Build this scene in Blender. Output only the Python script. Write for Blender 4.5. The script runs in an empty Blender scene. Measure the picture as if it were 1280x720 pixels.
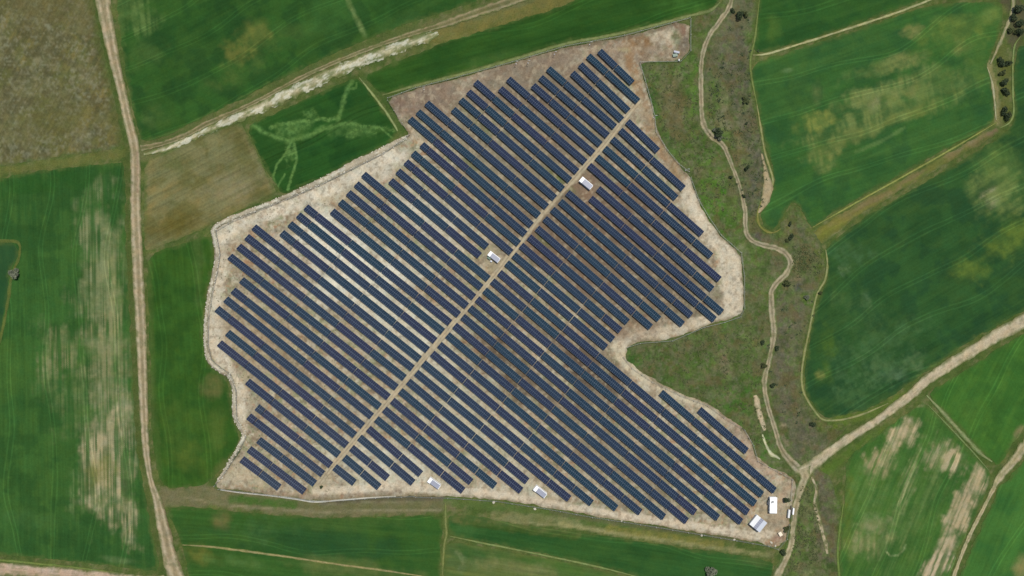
import bpy, math, random
import numpy as np
from mathutils import Vector, Matrix
from mathutils.geometry import delaunay_2d_cdt
random.seed(7)
scene = bpy.context.scene
COL = scene.collection
S = 0.4            # metres per photo pixel on the ground
H = 480.0          # camera height
K = (1.70, 1.72, 1.82)   # light reaching a white sheet of ground, per channel

def W(px, py, h=0.0):
    f = 1.0 - h / H
    return ((px - 640) * S * f, (360 - py) * S * f)

def lin(c):
    r, g, q = c
    if g > r * 1.3: c = (r + .19 * (g - r), g * 1.02, q + .03 * (g - q))      # young cereal green, a little yellower
    elif r >= g >= q and r > 105:                      # dry soil, paler and greyer
        a = (r + g + q) / 3; c = tuple((v * .88 + a * .12) * 1.01 for v in c)
    out = []
    for v, k in zip(c, K):
        v /= 255.0
        v = v / 12.92 if v <= 0.04045 else ((v + 0.055) / 1.055) ** 2.4
        out.append(v / k)
    return np.array(out)

# ------------------------------------------------------------------ noise in numpy
_rng = np.random.RandomState(3)
_T = _rng.rand(256, 256)
def vnoise(x, y):
    xi = np.floor(x).astype(int); yi = np.floor(y).astype(int)
    fx = x - xi; fy = y - yi
    fx = fx * fx * (3 - 2 * fx); fy = fy * fy * (3 - 2 * fy)
    a = _T[xi % 256, yi % 256]; b = _T[(xi + 1) % 256, yi % 256]
    c = _T[xi % 256, (yi + 1) % 256]; d = _T[(xi + 1) % 256, (yi + 1) % 256]
    return (a * (1 - fx) + b * fx) * (1 - fy) + (c * (1 - fx) + d * fx) * fy
def fbm(x, y, size, seed=0, octs=4):
    x = np.asarray(x, float); y = np.asarray(y, float)
    s = np.zeros_like(x); amp = 0.5; tot = 0; f = 1.0 / size
    for k in range(octs):
        s += amp * vnoise(x * f + seed * 17.3 + k * 31.7, y * f + seed * 9.1 + k * 11.3)
        tot += amp; amp *= 0.55; f *= 2.1
    return s / tot
def sstep(a, b, v):
    t = np.clip((v - a) / (b - a + 1e-9), 0, 1)
    return t * t * (3 - 2 * t)

# ------------------------------------------------------------------ painting ops: what grows or lies where
def blob(cx, cy, rx, ry, rot, col, s=0.7, mot=0.6, size=14, stripes=None, seed=0):
    """a patch of other growth or soil; stripes=(angle, period, depth) for drill rows"""
    col = lin(col); c, n = math.cos(math.radians(rot)), math.sin(math.radians(rot))
    def op(x, y, C):
        dx, dy = x - cx, y - cy
        u = (dx * c + dy * n) / rx; v = (-dx * n + dy * c) / ry
        near = (np.abs(u) < 2) & (np.abs(v) < 2)
        if not near.any(): return
        xx, yy = x[near], y[near]
        d = np.sqrt(u[near] ** 2 + v[near] ** 2) + (fbm(xx, yy, size * 1.6, seed + 5) - 0.5) * 1.5
        m = (1 - sstep(0.25, 1.15, d))
        mt = mot * 0.8
        m = m * (1 - mt + mt * sstep(0.34, 0.64, fbm(xx, yy, size, seed + 2))) * (0.8 + 0.4 * fbm(xx, yy, 3.5, seed + 9, 2))
        if stripes:
            a = math.radians(stripes[0]); ac = -math.sin(a) * xx + math.cos(a) * yy; al = math.cos(a) * xx + math.sin(a) * yy
            st = 0.6 * vnoise(ac / (stripes[1] * .62) + seed, al / (stripes[1] * 22) + seed * 3) + 0.4 * vnoise(ac / (stripes[1] * 2.4) + seed * 2, al / (stripes[1] * 10))
            m = m * (1 - stripes[2] + stripes[2] * sstep(0.3, 0.7, st) * 1.5)
        m = np.clip(m * s * 1.15, 0, 1)[:, None]
        C[near] = C[near] * (1 - m) + col * m
    return op

def pl_dist(x, y, pts):
    best = np.full(x.shape, 1e9)
    for (x0, y0), (x1, y1) in zip(pts[:-1], pts[1:]):
        dx, dy = x1 - x0, y1 - y0; L = dx * dx + dy * dy
        t = np.clip(((x - x0) * dx + (y - y0) * dy) / L, 0, 1)
        best = np.minimum(best, np.hypot(x - x0 - t * dx, y - y0 - t * dy))
    return best
def stroke(pts, w, col, s=0.8, mot=0.4, soft=0.5, size=8, seed=0):
    col = lin(col); P = np.array(pts, float); lo, hi = P.min(0) - w * 2, P.max(0) + w * 2
    def op(x, y, C):
        near = (x > lo[0]) & (x < hi[0]) & (y > lo[1]) & (y < hi[1])
        if not near.any(): return
        xx, yy = x[near], y[near]
        d = pl_dist(xx, yy, pts) / w + (fbm(xx, yy, size, seed) - 0.5) * 0.9
        m = (1 - sstep(soft, 1.0, d)) * (1 - mot + mot * sstep(0.35, 0.65, fbm(xx, yy, size * 0.8, seed + 7)))
        m = np.clip(m * s, 0, 1)[:, None]
        C[near] = C[near] * (1 - m) + col * m
    return op
def mottle(col, s=0.5, size=30, lo=0.45, hi=0.65, seed=0, rot=0, stretch=1.0):
    col = lin(col); a = math.radians(rot)
    def op(x, y, C):
        u = (math.cos(a) * x + math.sin(a) * y) / stretch; v = -math.sin(a) * x + math.cos(a) * y
        m = (sstep(lo, hi, fbm(u, v, size, seed)) * s)[:, None]
        C[:] = C * (1 - m) + col * m
    return op

# ------------------------------------------------------------------ materials
def new_mat(name):
    m = bpy.data.materials.new(name); m.use_nodes = True
    nt = m.node_tree; b = nt.nodes['Principled BSDF']
    return m, nt, b
_gm = {}
def ground_mat(angle=0, lines=0.3, grain=0.35, mot=0.2, fine=0.9, across=1.1, tram=0.0):
    """attribute colour x (grain + drill lines along angle + mottle); angle in photo degrees"""
    key = (angle, lines, grain, mot, fine, across, tram)
    if key in _gm: return _gm[key]
    m, nt, b = new_mat('soil_and_growth'); N = nt.nodes; L = nt.links
    b.inputs['Roughness'].default_value = 0.95
    b.inputs['Specular IOR Level'].default_value = 0.0
    at = N.new('ShaderNodeAttribute'); at.attribute_name = 'Col'
    geo = N.new('ShaderNodeNewGeometry')
    n1 = N.new('ShaderNodeTexNoise'); n1.inputs['Scale'].default_value = fine; n1.inputs['Detail'].default_value = 5; n1.inputs['Roughness'].default_value = 0.7
    L.new(geo.outputs['Position'], n1.inputs['Vector'])
    mp = N.new('ShaderNodeMapping'); mp.vector_type = 'TEXTURE'
    mp.inputs['Rotation'].default_value = (0, 0, -math.radians(angle)); mp.inputs['Scale'].default_value = (25, 1, 1)
    L.new(geo.outputs['Position'], mp.inputs['Vector'])
    n2 = N.new('ShaderNodeTexNoise'); n2.inputs['Scale'].default_value = across * 0.6; n2.inputs['Detail'].default_value = 3; n2.inputs['Roughness'].default_value = 0.65
    L.new(mp.outputs['Vector'], n2.inputs['Vector'])
    n3 = N.new('ShaderNodeTexNoise'); n3.inputs['Scale'].default_value = 0.09; n3.inputs['Detail'].default_value = 5; n3.inputs['Roughness'].default_value = 0.6
    L.new(geo.outputs['Position'], n3.inputs['Vector'])
    def mad(sock, k):
        q = N.new('ShaderNodeMath'); q.operation = 'MULTIPLY_ADD'
        L.new(sock, q.inputs[0]); q.inputs[1].default_value = 2 * k; q.inputs[2].default_value = -k
        return q.outputs[0]
    def add(a, c):
        q = N.new('ShaderNodeMath'); q.operation = 'ADD'; L.new(a, q.inputs[0])
        if isinstance(c, float): q.inputs[1].default_value = c
        else: L.new(c, q.inputs[1])
        return q.outputs[0]
    f = add(add(mad(n1.outputs['Fac'], grain), mad(n2.outputs['Fac'], lines)), mad(n3.outputs['Fac'], mot))
    f = add(f, 1.0)
    if tram:
        mp2 = N.new('ShaderNodeMapping'); mp2.vector_type = 'TEXTURE'; mp2.inputs['Rotation'].default_value = (0, 0, -math.radians(angle))
        L.new(geo.outputs['Position'], mp2.inputs['Vector'])
        sp2 = N.new('ShaderNodeSeparateXYZ'); L.new(mp2.outputs['Vector'], sp2.inputs[0])
        nd = N.new('ShaderNodeTexNoise'); nd.inputs['Scale'].default_value = .012; nd.inputs['Detail'].default_value = 1; L.new(geo.outputs['Position'], nd.inputs['Vector'])
        def mm(op, a, c=None, e=None):
            q = N.new('ShaderNodeMath'); q.operation = op
            for k, t in enumerate((a, c, e)):
                if t is None: continue
                if isinstance(t, (int, float)): q.inputs[k].default_value = t
                else: L.new(t, q.inputs[k])
            return q.outputs[0]
        yy = mm('MULTIPLY_ADD', nd.outputs['Fac'], 30.0, sp2.outputs['Y'])
        fr = mm('FRACT', mm('DIVIDE', yy, 19.0))
        l1 = mm('LESS_THAN', mm('ABSOLUTE', mm('SUBTRACT', fr, .45)), .017); l2 = mm('LESS_THAN', mm('ABSOLUTE', mm('SUBTRACT', fr, .55)), .017)
        f = mm('MULTIPLY_ADD', mm('MULTIPLY', mm('ADD', l1, l2), n3.outputs['Fac']), tram, f)
    mx = N.new('ShaderNodeMath'); mx.operation = 'MAXIMUM'; L.new(f, mx.inputs[0]); mx.inputs[1].default_value = 0.15
    sc = N.new('ShaderNodeVectorMath'); sc.operation = 'SCALE'; L.new(at.outputs['Color'], sc.inputs[0]); L.new(mx.outputs[0], sc.inputs['Scale'])
    # warm / cool drift
    n4 = N.new('ShaderNodeTexNoise'); n4.inputs['Scale'].default_value = 0.25; n4.inputs['Detail'].default_value = 4
    L.new(geo.outputs['Position'], n4.inputs['Vector'])
    rmp = N.new('ShaderNodeMix'); rmp.data_type = 'RGBA'
    rmp.inputs['A'].default_value = (0.86, 1.0, 1.12, 1); rmp.inputs['B'].default_value = (1.14, 1.0, 0.88, 1)
    L.new(n4.outputs['Fac'], rmp.inputs['Factor'])
    ml = N.new('ShaderNodeVectorMath'); ml.operation = 'MULTIPLY'; L.new(sc.outputs[0], ml.inputs[0]); L.new(rmp.outputs['Result'], ml.inputs[1])
    L.new(ml.outputs[0], b.inputs['Base Color'])
    bp = N.new('ShaderNodeBump'); bp.inputs['Strength'].default_value = 0.35; bp.inputs['Distance'].default_value = 0.35
    L.new(n1.outputs['Fac'], bp.inputs['Height']); L.new(bp.outputs['Normal'], b.inputs['Normal'])
    _gm[key] = m; m['ang'] = angle
    return m
def plain(name, col, rough=0.7, metal=0.0, var=0.12, scale=2.0, raw=False):
    m, nt, b = new_mat(name); N = nt.nodes; L = nt.links
    c = np.array(col) if raw else lin(col)
    n = N.new('ShaderNodeTexNoise'); n.inputs['Scale'].default_value = scale; n.inputs['Detail'].default_value = 4
    tc = N.new('ShaderNodeTexCoord'); L.new(tc.outputs['Object'], n.inputs['Vector'])
    mx = N.new('ShaderNodeMix'); mx.data_type = 'RGBA'
    mx.inputs['A'].default_value = (*np.clip(c * (1 - var), 0, 1), 1); mx.inputs['B'].default_value = (*np.clip(c * (1 + var), 0, 1), 1)
    L.new(n.outputs['Fac'], mx.inputs['Factor']); L.new(mx.outputs['Result'], b.inputs['Base Color'])
    b.inputs['Roughness'].default_value = rough; b.inputs['Metallic'].default_value = metal
    return m

# ------------------------------------------------------------------ object helpers
def tag(o, label=None, cat=None, group=None, kind=None):
    if label: o['label'] = label
    if cat: o['category'] = cat
    if group: o['group'] = group
    if kind: o['kind'] = kind
    return o
def mesh_obj(name, verts, faces, mat, parent=None, cols=None, uvs=None, smooth=False):
    me = bpy.data.meshes.new(name); me.from_pydata(verts, [], faces); me.materials.append(mat)
    if cols is not None:
        a = me.color_attributes.new('Col', 'FLOAT_COLOR', 'POINT')
        buf = np.ones((len(verts), 4), np.float32); buf[:, :3] = cols
        a.data.foreach_set('color', buf.ravel())
    if smooth: me.polygons.foreach_set('use_smooth', [True] * len(me.polygons))
    o = bpy.data.objects.new(name, me); COL.objects.link(o)
    if parent: o.parent = parent
    return o
def empty(name, loc, rz=0.0):
    o = bpy.data.objects.new(name, None); COL.objects.link(o)
    o.location = loc; o.rotation_euler = (0, 0, rz); o.empty_display_size = 0.5
    return o
class MB:
    def __init__(s): s.v = []; s.f = []
    def box(s, cx, cy, cz, sx, sy, sz, rz=0.0, tilt=None):
        b = len(s.v); c, n = math.cos(rz), math.sin(rz)
        for dz in (-.5, .5):
            for dx, dy in ((-.5, -.5), (.5, -.5), (.5, .5), (-.5, .5)):
                x, y = dx * sx, dy * sy
                s.v.append((cx + x * c - y * n, cy + x * n + y * c, cz + dz * sz))
        for q in ((0, 3, 2, 1), (4, 5, 6, 7), (0, 1, 5, 4), (1, 2, 6, 5), (2, 3, 7, 6), (3, 0, 4, 7)):
            s.f.append(tuple(b + i for i in q))
    def bar(s, p, q, w):
        p, q = Vector(p), Vector(q); d = (q - p).normalized()
        u = d.cross(Vector((0, 0, 1)))
        if u.length < 1e-3: u = Vector((1, 0, 0))
        u.normalize(); t = d.cross(u); b = len(s.v)
        for e in (p, q):
            for a, c in ((-1, -1), (1, -1), (1, 1), (-1, 1)): s.v.append(tuple(e + (u * a + t * c) * w / 2))
        for f in ((0, 1, 2, 3), (7, 6, 5, 4), (0, 4, 5, 1), (1, 5, 6, 2), (2, 6, 7, 3), (3, 7, 4, 0)): s.f.append(tuple(b + i for i in f))
    def build(s, name, mat, parent=None): return mesh_obj(name, s.v, s.f, mat, parent)

def inside(poly, x, y):
    r = np.zeros(x.shape, bool); n = len(poly)
    for i in range(n):
        x0, y0 = poly[i]; x1, y1 = poly[(i + 1) % n]
        c = ((y0 > y) != (y1 > y))
        if y1 != y0: r ^= c & (x < (x1 - x0) * (y - y0) / (y1 - y0) + x0)
    return r
def smooth_closed(pts, it=1):
    for _ in range(it):
        q = []
        for i in range(len(pts)):
            a, b = pts[i], pts[(i + 1) % len(pts)]
            q += [(a[0] * .8 + b[0] * .2, a[1] * .8 + b[1] * .2), (a[0] * .2 + b[0] * .8, a[1] * .2 + b[1] * .8)]
        pts = q
    return pts
LAYER = [0.0]
def sheet(name, poly, base, ops, mat, label, pitch=2.2, wob=1.3, z=None, cat='field', edge=(82, 100, 52)):
    """one irregular piece of ground as a dense sheet whose growth colours are a vertex attribute"""
    poly = smooth_closed(poly, 1); poly0 = list(poly)
    B = []
    for i in range(len(poly)):
        (x0, y0), (x1, y1) = poly[i], poly[(i + 1) % len(poly)]
        n = max(1, int(math.hypot(x1 - x0, y1 - y0) / pitch))
        for k in range(n): B.append((x0 + (x1 - x0) * k / n, y0 + (y1 - y0) * k / n))
    B = np.array(B); 
    B[:, 0] += (fbm(B[:, 0], B[:, 1], 9, 21) - .5) * 4 * wob; B[:, 1] += (fbm(B[:, 0], B[:, 1], 9, 33) - .5) * 4 * wob
    lo, hi = B.min(0), B.max(0)
    gx, gy = np.meshgrid(np.arange(lo[0], hi[0], pitch), np.arange(lo[1], hi[1], pitch))
    gx = gx.copy(); gx[::2] += pitch * 0.5
    gx = gx.ravel(); gy = gy.ravel()
    ok = inside([tuple(p) for p in B], gx, gy)
    gx, gy = gx[ok], gy[ok]
    keep = np.ones(len(gx), bool)
    cells = {}
    for p in B: cells.setdefault((int(p[0] // pitch), int(p[1] // pitch)), []).append(p)
    ci = np.floor(gx / pitch).astype(int); cj = np.floor(gy / pitch).astype(int)
    for k in range(len(gx)):
        for a in (-1, 0, 1):
            for c in (-1, 0, 1):
                for p in cells.get((ci[k] + a, cj[k] + c), ()):
                    if (p[0] - gx[k]) ** 2 + (p[1] - gy[k]) ** 2 < (pitch * .55) ** 2: keep[k] = False
    P = np.vstack([B, np.stack([gx[keep], gy[keep]], 1)])
    vs, _, fs, *_ = delaunay_2d_cdt([Vector(p) for p in P], [], [list(range(len(B)))], 1, 1e-4)
    V = np.array([tuple(v) for v in vs])
    x, y = V[:, 0], V[:, 1]
    C = np.tile(lin(base), (len(V), 1))
    ang = mat.get('ang', 0)
    if cat == 'field' or cat == 'grass strip':
        bs = np.array(base, float)
        mottle(tuple(np.clip(bs * (1.3, 1.14, 1.1) + (10, 6, 2), 0, 255)), .38, 9, .5, .68, seed=len(B) % 50, rot=ang, stretch=9)(x, y, C)
        mottle(tuple(bs * (.84, .9, .92)), .4, 6, .52, .68, seed=len(B) % 37 + 60, rot=ang, stretch=12)(x, y, C)
        mottle(tuple(np.clip(bs * (1.2, 1.1, 1.05) + (8, 4, 0), 0, 255)), .4, 55, .46, .62, seed=len(B) % 29 + 5)(x, y, C)
    for op in ops: op(x, y, C)
    if edge:
        dist = pl_dist(x, y, poly0 + [poly0[0]]) + (fbm(x, y, 7, 81) - .5) * 7
        m = ((1 - sstep(0.2, 4.5, dist)) * .75 * (.4 + .6 * sstep(.4, .6, fbm(x, y, 12, 83))))[:, None]
        C[:] = C * (1 - m) + lin(edge) * m
    if z is None: LAYER[0] += 0.004; z = 0.04 + LAYER[0]
    co = [((a - 640) * S, (360 - b) * S, z) for a, b in V]
    faces = [tuple(reversed(f)) for f in fs]
    f0 = faces[0]; a, b, c = (Vector(co[i]) for i in f0[:3])
    if (b - a).cross(c - a).z < 0: faces = [tuple(f) for f in fs]
    o = mesh_obj(name, co, faces, mat, cols=C)
    return tag(o, label, cat, kind='structure')
def catmull(pts, step=1.5):
    out = []
    P = [pts[0]] + list(pts) + [pts[-1]]
    for i in range(1, len(P) - 2):
        p0, p1, p2, p3 = (np.array(p, float) for p in P[i - 1:i + 3])
        n = max(1, int(np.hypot(*(p2[:2] - p1[:2])) / step))
        for k in range(n):
            t = k / n
            out.append(0.5 * ((2 * p1) + (-p0 + p2) * t + (2 * p0 - 5 * p1 + 4 * p2 - p3) * t * t + (-p0 + 3 * p1 - 3 * p2 + p3) * t ** 3))
    out.append(np.array(pts[-1], float))
    return out
def ribbon(name, pts, prof, mat, label, z, rag=0.25, ops=(), cat='path', kind='structure', lift=None, ends=False):
    """pts: (px, py, half width in px); prof: list of (across -1..1, colour)"""
    pa = [p[0] for p in prof]; pc = np.array([p[1] for p in prof], float); na_ = 13
    prof = [(q, tuple(np.interp(q, pa, pc[:, k]) for k in range(3))) for q in np.linspace(-1, 1, na_)]
    C = catmull(pts); n = len(C); V = []; cols = []; F = []; na = len(prof)
    xy = np.array([c[:2] for c in C]); tn = np.gradient(xy, axis=0)
    ln = np.hypot(tn[:, 0], tn[:, 1]) + 1e-9
    rg = np.stack([.6 * fbm(np.arange(n) * 1.5, np.full(n, q + pts[0][0]), 9, 4, 2) + .4 * fbm(np.arange(n) * 1.5, np.full(n, q + pts[0][0]), 3.5, 5, 2) for q in (0.0, 57.0)], 1)
    for i in range(n):
        nx, ny = -tn[i, 1] / ln[i], tn[i, 0] / ln[i]; w = C[i][2]
        for j, (a, c) in enumerate(prof):
            e = a * w * (1 + rag * 3.0 * (rg[i, 0 if a < 0 else 1] - .5) * max(0, abs(a) - .4) / .6)
            zz = z + (lift(a, i) if lift else 0)
            V.append((xy[i, 0] + nx * e, xy[i, 1] + ny * e, zz)); cols.append(lin(c))
    cols = np.array(cols); A = np.array(V)
    mottle(tuple(np.clip(pc.mean(0) * .8, 0, 255)), .35, 4, .5, .68, seed=77)(A[:, 0], A[:, 1], cols); mottle(tuple(np.clip(pc.mean(0) * 1.15, 0, 255)), .35, 6, .5, .68, seed=78)(A[:, 0], A[:, 1], cols)
    if cat in ('road', 'track', 'lane', 'path', 'field edge', 'gravel strip', 'bank'):
        aa = np.abs(np.tile(np.array([p[0] for p in prof]), n)); gr = lin((86, 102, 54))
        m = (sstep(.5, 1.0, aa + (fbm(A[:, 0], A[:, 1], 5, 91) - .5) * .9) * .8 + .35 * sstep(.52, .66, fbm(A[:, 0], A[:, 1], 7, 92)) * (aa > .15))
        m = np.clip(m, 0, .9)[:, None] * (1.0 if cat != 'road' else .75); cols[:] = cols * (1 - m) + gr * m
    for op in ops: op(A[:, 0], A[:, 1], cols)
    for i in range(n - 1):
        for j in range(na - 1):
            a = i * na + j; F.append((a, a + na, a + na + 1, a + 1))
    co = [((x - 640) * S, (360 - y) * S, q) for x, y, q in V]
    a, b, c = (Vector(co[k]) for k in F[0][:3])
    if (b - a).cross(c - a).z < 0: F = [tuple(reversed(f)) for f in F]
    o = mesh_obj(name, co, F, mat, cols=cols)
    return tag(o, label, cat, kind=kind)

# ------------------------------------------------------------------ world, sun, camera
EL = math.radians(71); AZ = (0.50, 0.866)          # sun high, from the upper right of the picture
w = bpy.data.worlds.new('World'); scene.world = w; w.use_nodes = True
nt = w.node_tree; bg = nt.nodes['Background']; sky = nt.nodes.new('ShaderNodeTexSky'); sky.sky_type = 'NISHITA'
sky.sun_disc = False; sky.sun_elevation = EL; sky.sun_rotation = math.atan2(AZ[0], AZ[1])
nt.links.new(sky.outputs['Color'], bg.inputs['Color']); bg.inputs['Strength'].default_value = 0.09
sl = bpy.data.lights.new('sun', 'SUN'); sl.energy = 3.4; sl.angle = math.radians(0.6); sl.color = (1, 0.96, 0.9)
so = bpy.data.objects.new('sun', sl); COL.objects.link(so)
d = Vector((AZ[0] * math.cos(EL), AZ[1] * math.cos(EL), math.sin(EL)))
so.rotation_euler = d.to_track_quat('Z', 'Y').to_euler(); so.location = d * 300
cam = bpy.data.cameras.new('camera'); co_ = bpy.data.objects.new('camera', cam); COL.objects.link(co_)
co_.location = (0, 0, H); co_.rotation_euler = (0, 0, 0)
cam.sensor_width = 36; cam.lens = 36 * H / (1280 * S); cam.clip_start = 1; cam.clip_end = 6000
scene.camera = co_
vs_ = scene.view_settings; vs_.view_transform = 'Standard'; vs_.look = 'None'; vs_.exposure = 0.45; vs_.gamma = 1.0
vs_.use_curve_mapping = False

# ------------------------------------------------------------------ base ground
big = 3000
gout = mesh_obj('ground', [(-big, -big, -0.08), (big, -big, -0.08), (big, big, -0.08), (-big, big, -0.08)], [(0, 1, 2, 3)],
                ground_mat(20, 0.3, 0.35, 0.3), cols=np.tile(lin((62, 92, 48)), (4, 1)))
tag(gout, 'open green farmland stretching away all round', 'ground', kind='structure')

PITCH = 2.6
xs = np.arange(-170, 1451, PITCH); ys = np.arange(-150, 871, PITCH)
GX, GY = np.meshgrid(xs, ys); gx = GX.ravel(); gy = GY.ravel()
C = np.tile(lin((84, 100, 52)), (len(gx), 1))
for op in [
    mottle((106, 112, 64), .6, 16, seed=1), mottle((70, 92, 44), .7, 10, seed=2), mottle((122, 118, 78), .5, 6, .52, .66, seed=47), mottle((58, 84, 40), .5, 5, .54, .68, seed=48),
    stroke([(456, 98), (478, 120), (492, 142), (504, 160)], 8, (66, 94, 46), .8, .3),
    # lower verge of the solar ground
    stroke([(205, 622), (260, 620), (330, 628), (400, 634), (480, 632), (560, 630)], 14, (118, 112, 78), .9, .3, .7),
    stroke([(230, 622), (300, 633), (400, 640), (480, 638), (550, 638)], 2, (146, 138, 104), .7, .5, .3, 4), stroke([(260, 628), (400, 634), (540, 634)], 2, (96, 100, 62), .7, .5, .3, 4), stroke([(400, 630), (480, 627), (560, 625)], 1.8, (140, 132, 104), .6, .5, .3, 4),
    stroke([(640, 652), (720, 659), (800, 671), (880, 681)], 2, (154, 150, 102), .7, .5, .3, 4), stroke([(600, 637), (700, 646), (800, 662), (900, 676)], 2, (74, 92, 48), .7, .5, .3, 4),
    stroke([(290, 624), (340, 628), (366, 630)], 7, (62, 100, 42), .9, .3),
    stroke([(400, 627), (480, 622), (560, 622)], 5, (92, 88, 70), .8, .3),
    stroke([(560, 626), (640, 634), (720, 648), (800, 660)], 8, (88, 108, 56), .9, .5),
    stroke([(620, 645), (680, 650), (720, 655)], 8, (128, 128, 82), .8, .5),
    stroke([(700, 655), (780, 668), (860, 680), (960, 694)], 4, (150, 146, 96), .8, .5, size=5),
    stroke([(760, 660), (840, 672), (900, 680)], 6, (132, 126, 58), .7, .5),
    stroke([(690, 640), (760, 652), (850, 664), (930, 674)], 4, (98, 96, 70), .7, .3),
    # broad verge of the diagonal road
    stroke([(178, 190), (240, 168), (320, 130), (400, 90), (480, 56), (560, 30), (640, 6), (720, -25)], 14, (108, 108, 66), .9, .4),
    stroke([(545, 48), (600, 32), (660, 14), (720, -6)], 12, (118, 112, 56), .9, .4),
    stroke([(200, 178), (258, 155), (320, 124), (400, 78), (453, 58), (520, 34)], 5, (78, 96, 48), .8, .4),
    # verge below the top left pasture
    stroke([(-150, 236), (0, 214), (80, 203), (156, 191)], 7, (104, 108, 58), .9, .4),
    stroke([(158, 190), (160, 300), (166, 420), (172, 540), (190, 650), (204, 712)], 4, (78, 92, 48), .8, .3),
    stroke([(112, -20), (130, 60), (150, 150), (158, 185)], 5, (72, 88, 44), .8, .3),
    # verge strips on the right hand side
    stroke([(1235, 80), (1244, 110), (1248, 150)], 6, (148, 138, 92), .8, .3),
    stroke([(1252, 60), (1256, 110), (1256, 150)], 9, (98, 102, 56), .9, .4),
    stroke([(1260, 0), (1275, 20), (1268, 50)], 14, (84, 82, 62), .9, .4),
    stroke([(1040, 530), (1100, 514), (1140, 492)], 8, (92, 112, 48), .9, .5),
    stroke([(1030, 590), (1060, 566), (1110, 535)], 8, (84, 108, 46), .9, .5),
    stroke([(1040, 610), (1044, 680), (1050, 740)], 6, (84, 106, 44), .9, .3),
    stroke([(-150, 300), (0, 300), (22, 304), (25, 325), (16, 345), (8, 400), (-4, 445)], 4, (112, 112, 56), .9, .4),
    stroke([(556, 635), (557, 680), (552, 730)], 4, (102, 112, 62), .9, .4),
]: op(gx, gy, C)
nx, ny = len(xs), len(ys)
V = np.stack([(gx - 640) * S, (360 - gy) * S, np.zeros(len(gx))], 1)
idx = np.arange(nx * ny).reshape(ny, nx)
F = np.stack([idx[1:, :-1], idx[1:, 1:], idx[:-1, 1:], idx[:-1, :-1]], -1).reshape(-1, 4)
gb = mesh_obj('verge', V.tolist(), F.tolist(), ground_mat(15, 0.12, 0.6, 0.3, fine=1.3), cols=C)
tag(gb, 'rough grass verges and field margins between the crops', 'ground', kind='structure')

# ------------------------------------------------------------------ fields
PALE = (150, 145, 104); YEL = (118, 120, 60); YG = (92, 116, 54)
sheet('pasture', [(-150, -120), (108, -120), (116, 0), (126, 50), (141, 110), (153, 170), (155, 183), (100, 192), (0, 208), (-150, 232)],
      (101, 102, 62), [mottle((112, 110, 74), .7, 26, seed=3), mottle((86, 84, 60), .6, 12, seed=4), mottle((128, 126, 96), .6, 5, .55, .7, seed=6), mottle((82, 84, 56), .5, 4, .56, .7, seed=10), mottle((134, 134, 104), .5, 3.6, .6, .72, seed=14),
       blob(70, 150, 110, 30, -5, (100, 100, 58), .6), blob(60, 10, 90, 30, 0, (104, 100, 64), .6), stroke([(118, 0), (140, 100), (156, 180)], 14, (84, 92, 50), .8, .3)],
      ground_mat(-60, .35, .5, .25, fine=.8), 'brown grey pasture in the top left corner beside the pale road')
sheet('wheat_field', [(146, -120), (145, 0), (153, 60), (162, 115), (172, 160), (179, 177), (200, 174), (240, 154), (300, 125), (400, 74), (470, 45), (530, 22), (600, 1), (645, -20), (700, -60), (700, -120)],
      (38, 80, 37), [mottle((46, 92, 40), .7, 40, seed=7), mottle((32, 70, 36), .6, 22, seed=8),
       blob(310, 55, 34, 24, -25, YEL, .55, .8, 8), blob(322, 34, 20, 14, 0, YEL, .4, .8), blob(290, 95, 40, 20, -20, (82, 108, 52), .5, .8, 9), blob(350, 45, 60, 20, 0, (72, 100, 48), .35, .8),
       blob(165, 15, 40, 40, 80, (88, 116, 62), .6, .6, 8, (85, 3.5, .8)), blob(180, 70, 30, 20, -20, (70, 102, 50), .5, .8), blob(190, 145, 20, 16, 0, (80, 108, 56), .5, .8),
       blob(415, 20, 40, 40, 60, (52, 98, 46), .6), blob(500, 28, 30, 18, -20, (68, 108, 54), .5), blob(490, 10, 30, 25, 0, (34, 74, 34), .7),
       stroke([(432, -10), (438, 8), (446, 24), (456, 44)], 4.5, (112, 132, 78), .8, .5, .2, 6), stroke([(596, -8), (602, 8)], 4, (120, 128, 84), .8)],
      ground_mat(-27, .2, .28, .24, tram=.45), 'large dark green field above the diagonal track')
X = (94, 136, 72)
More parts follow.
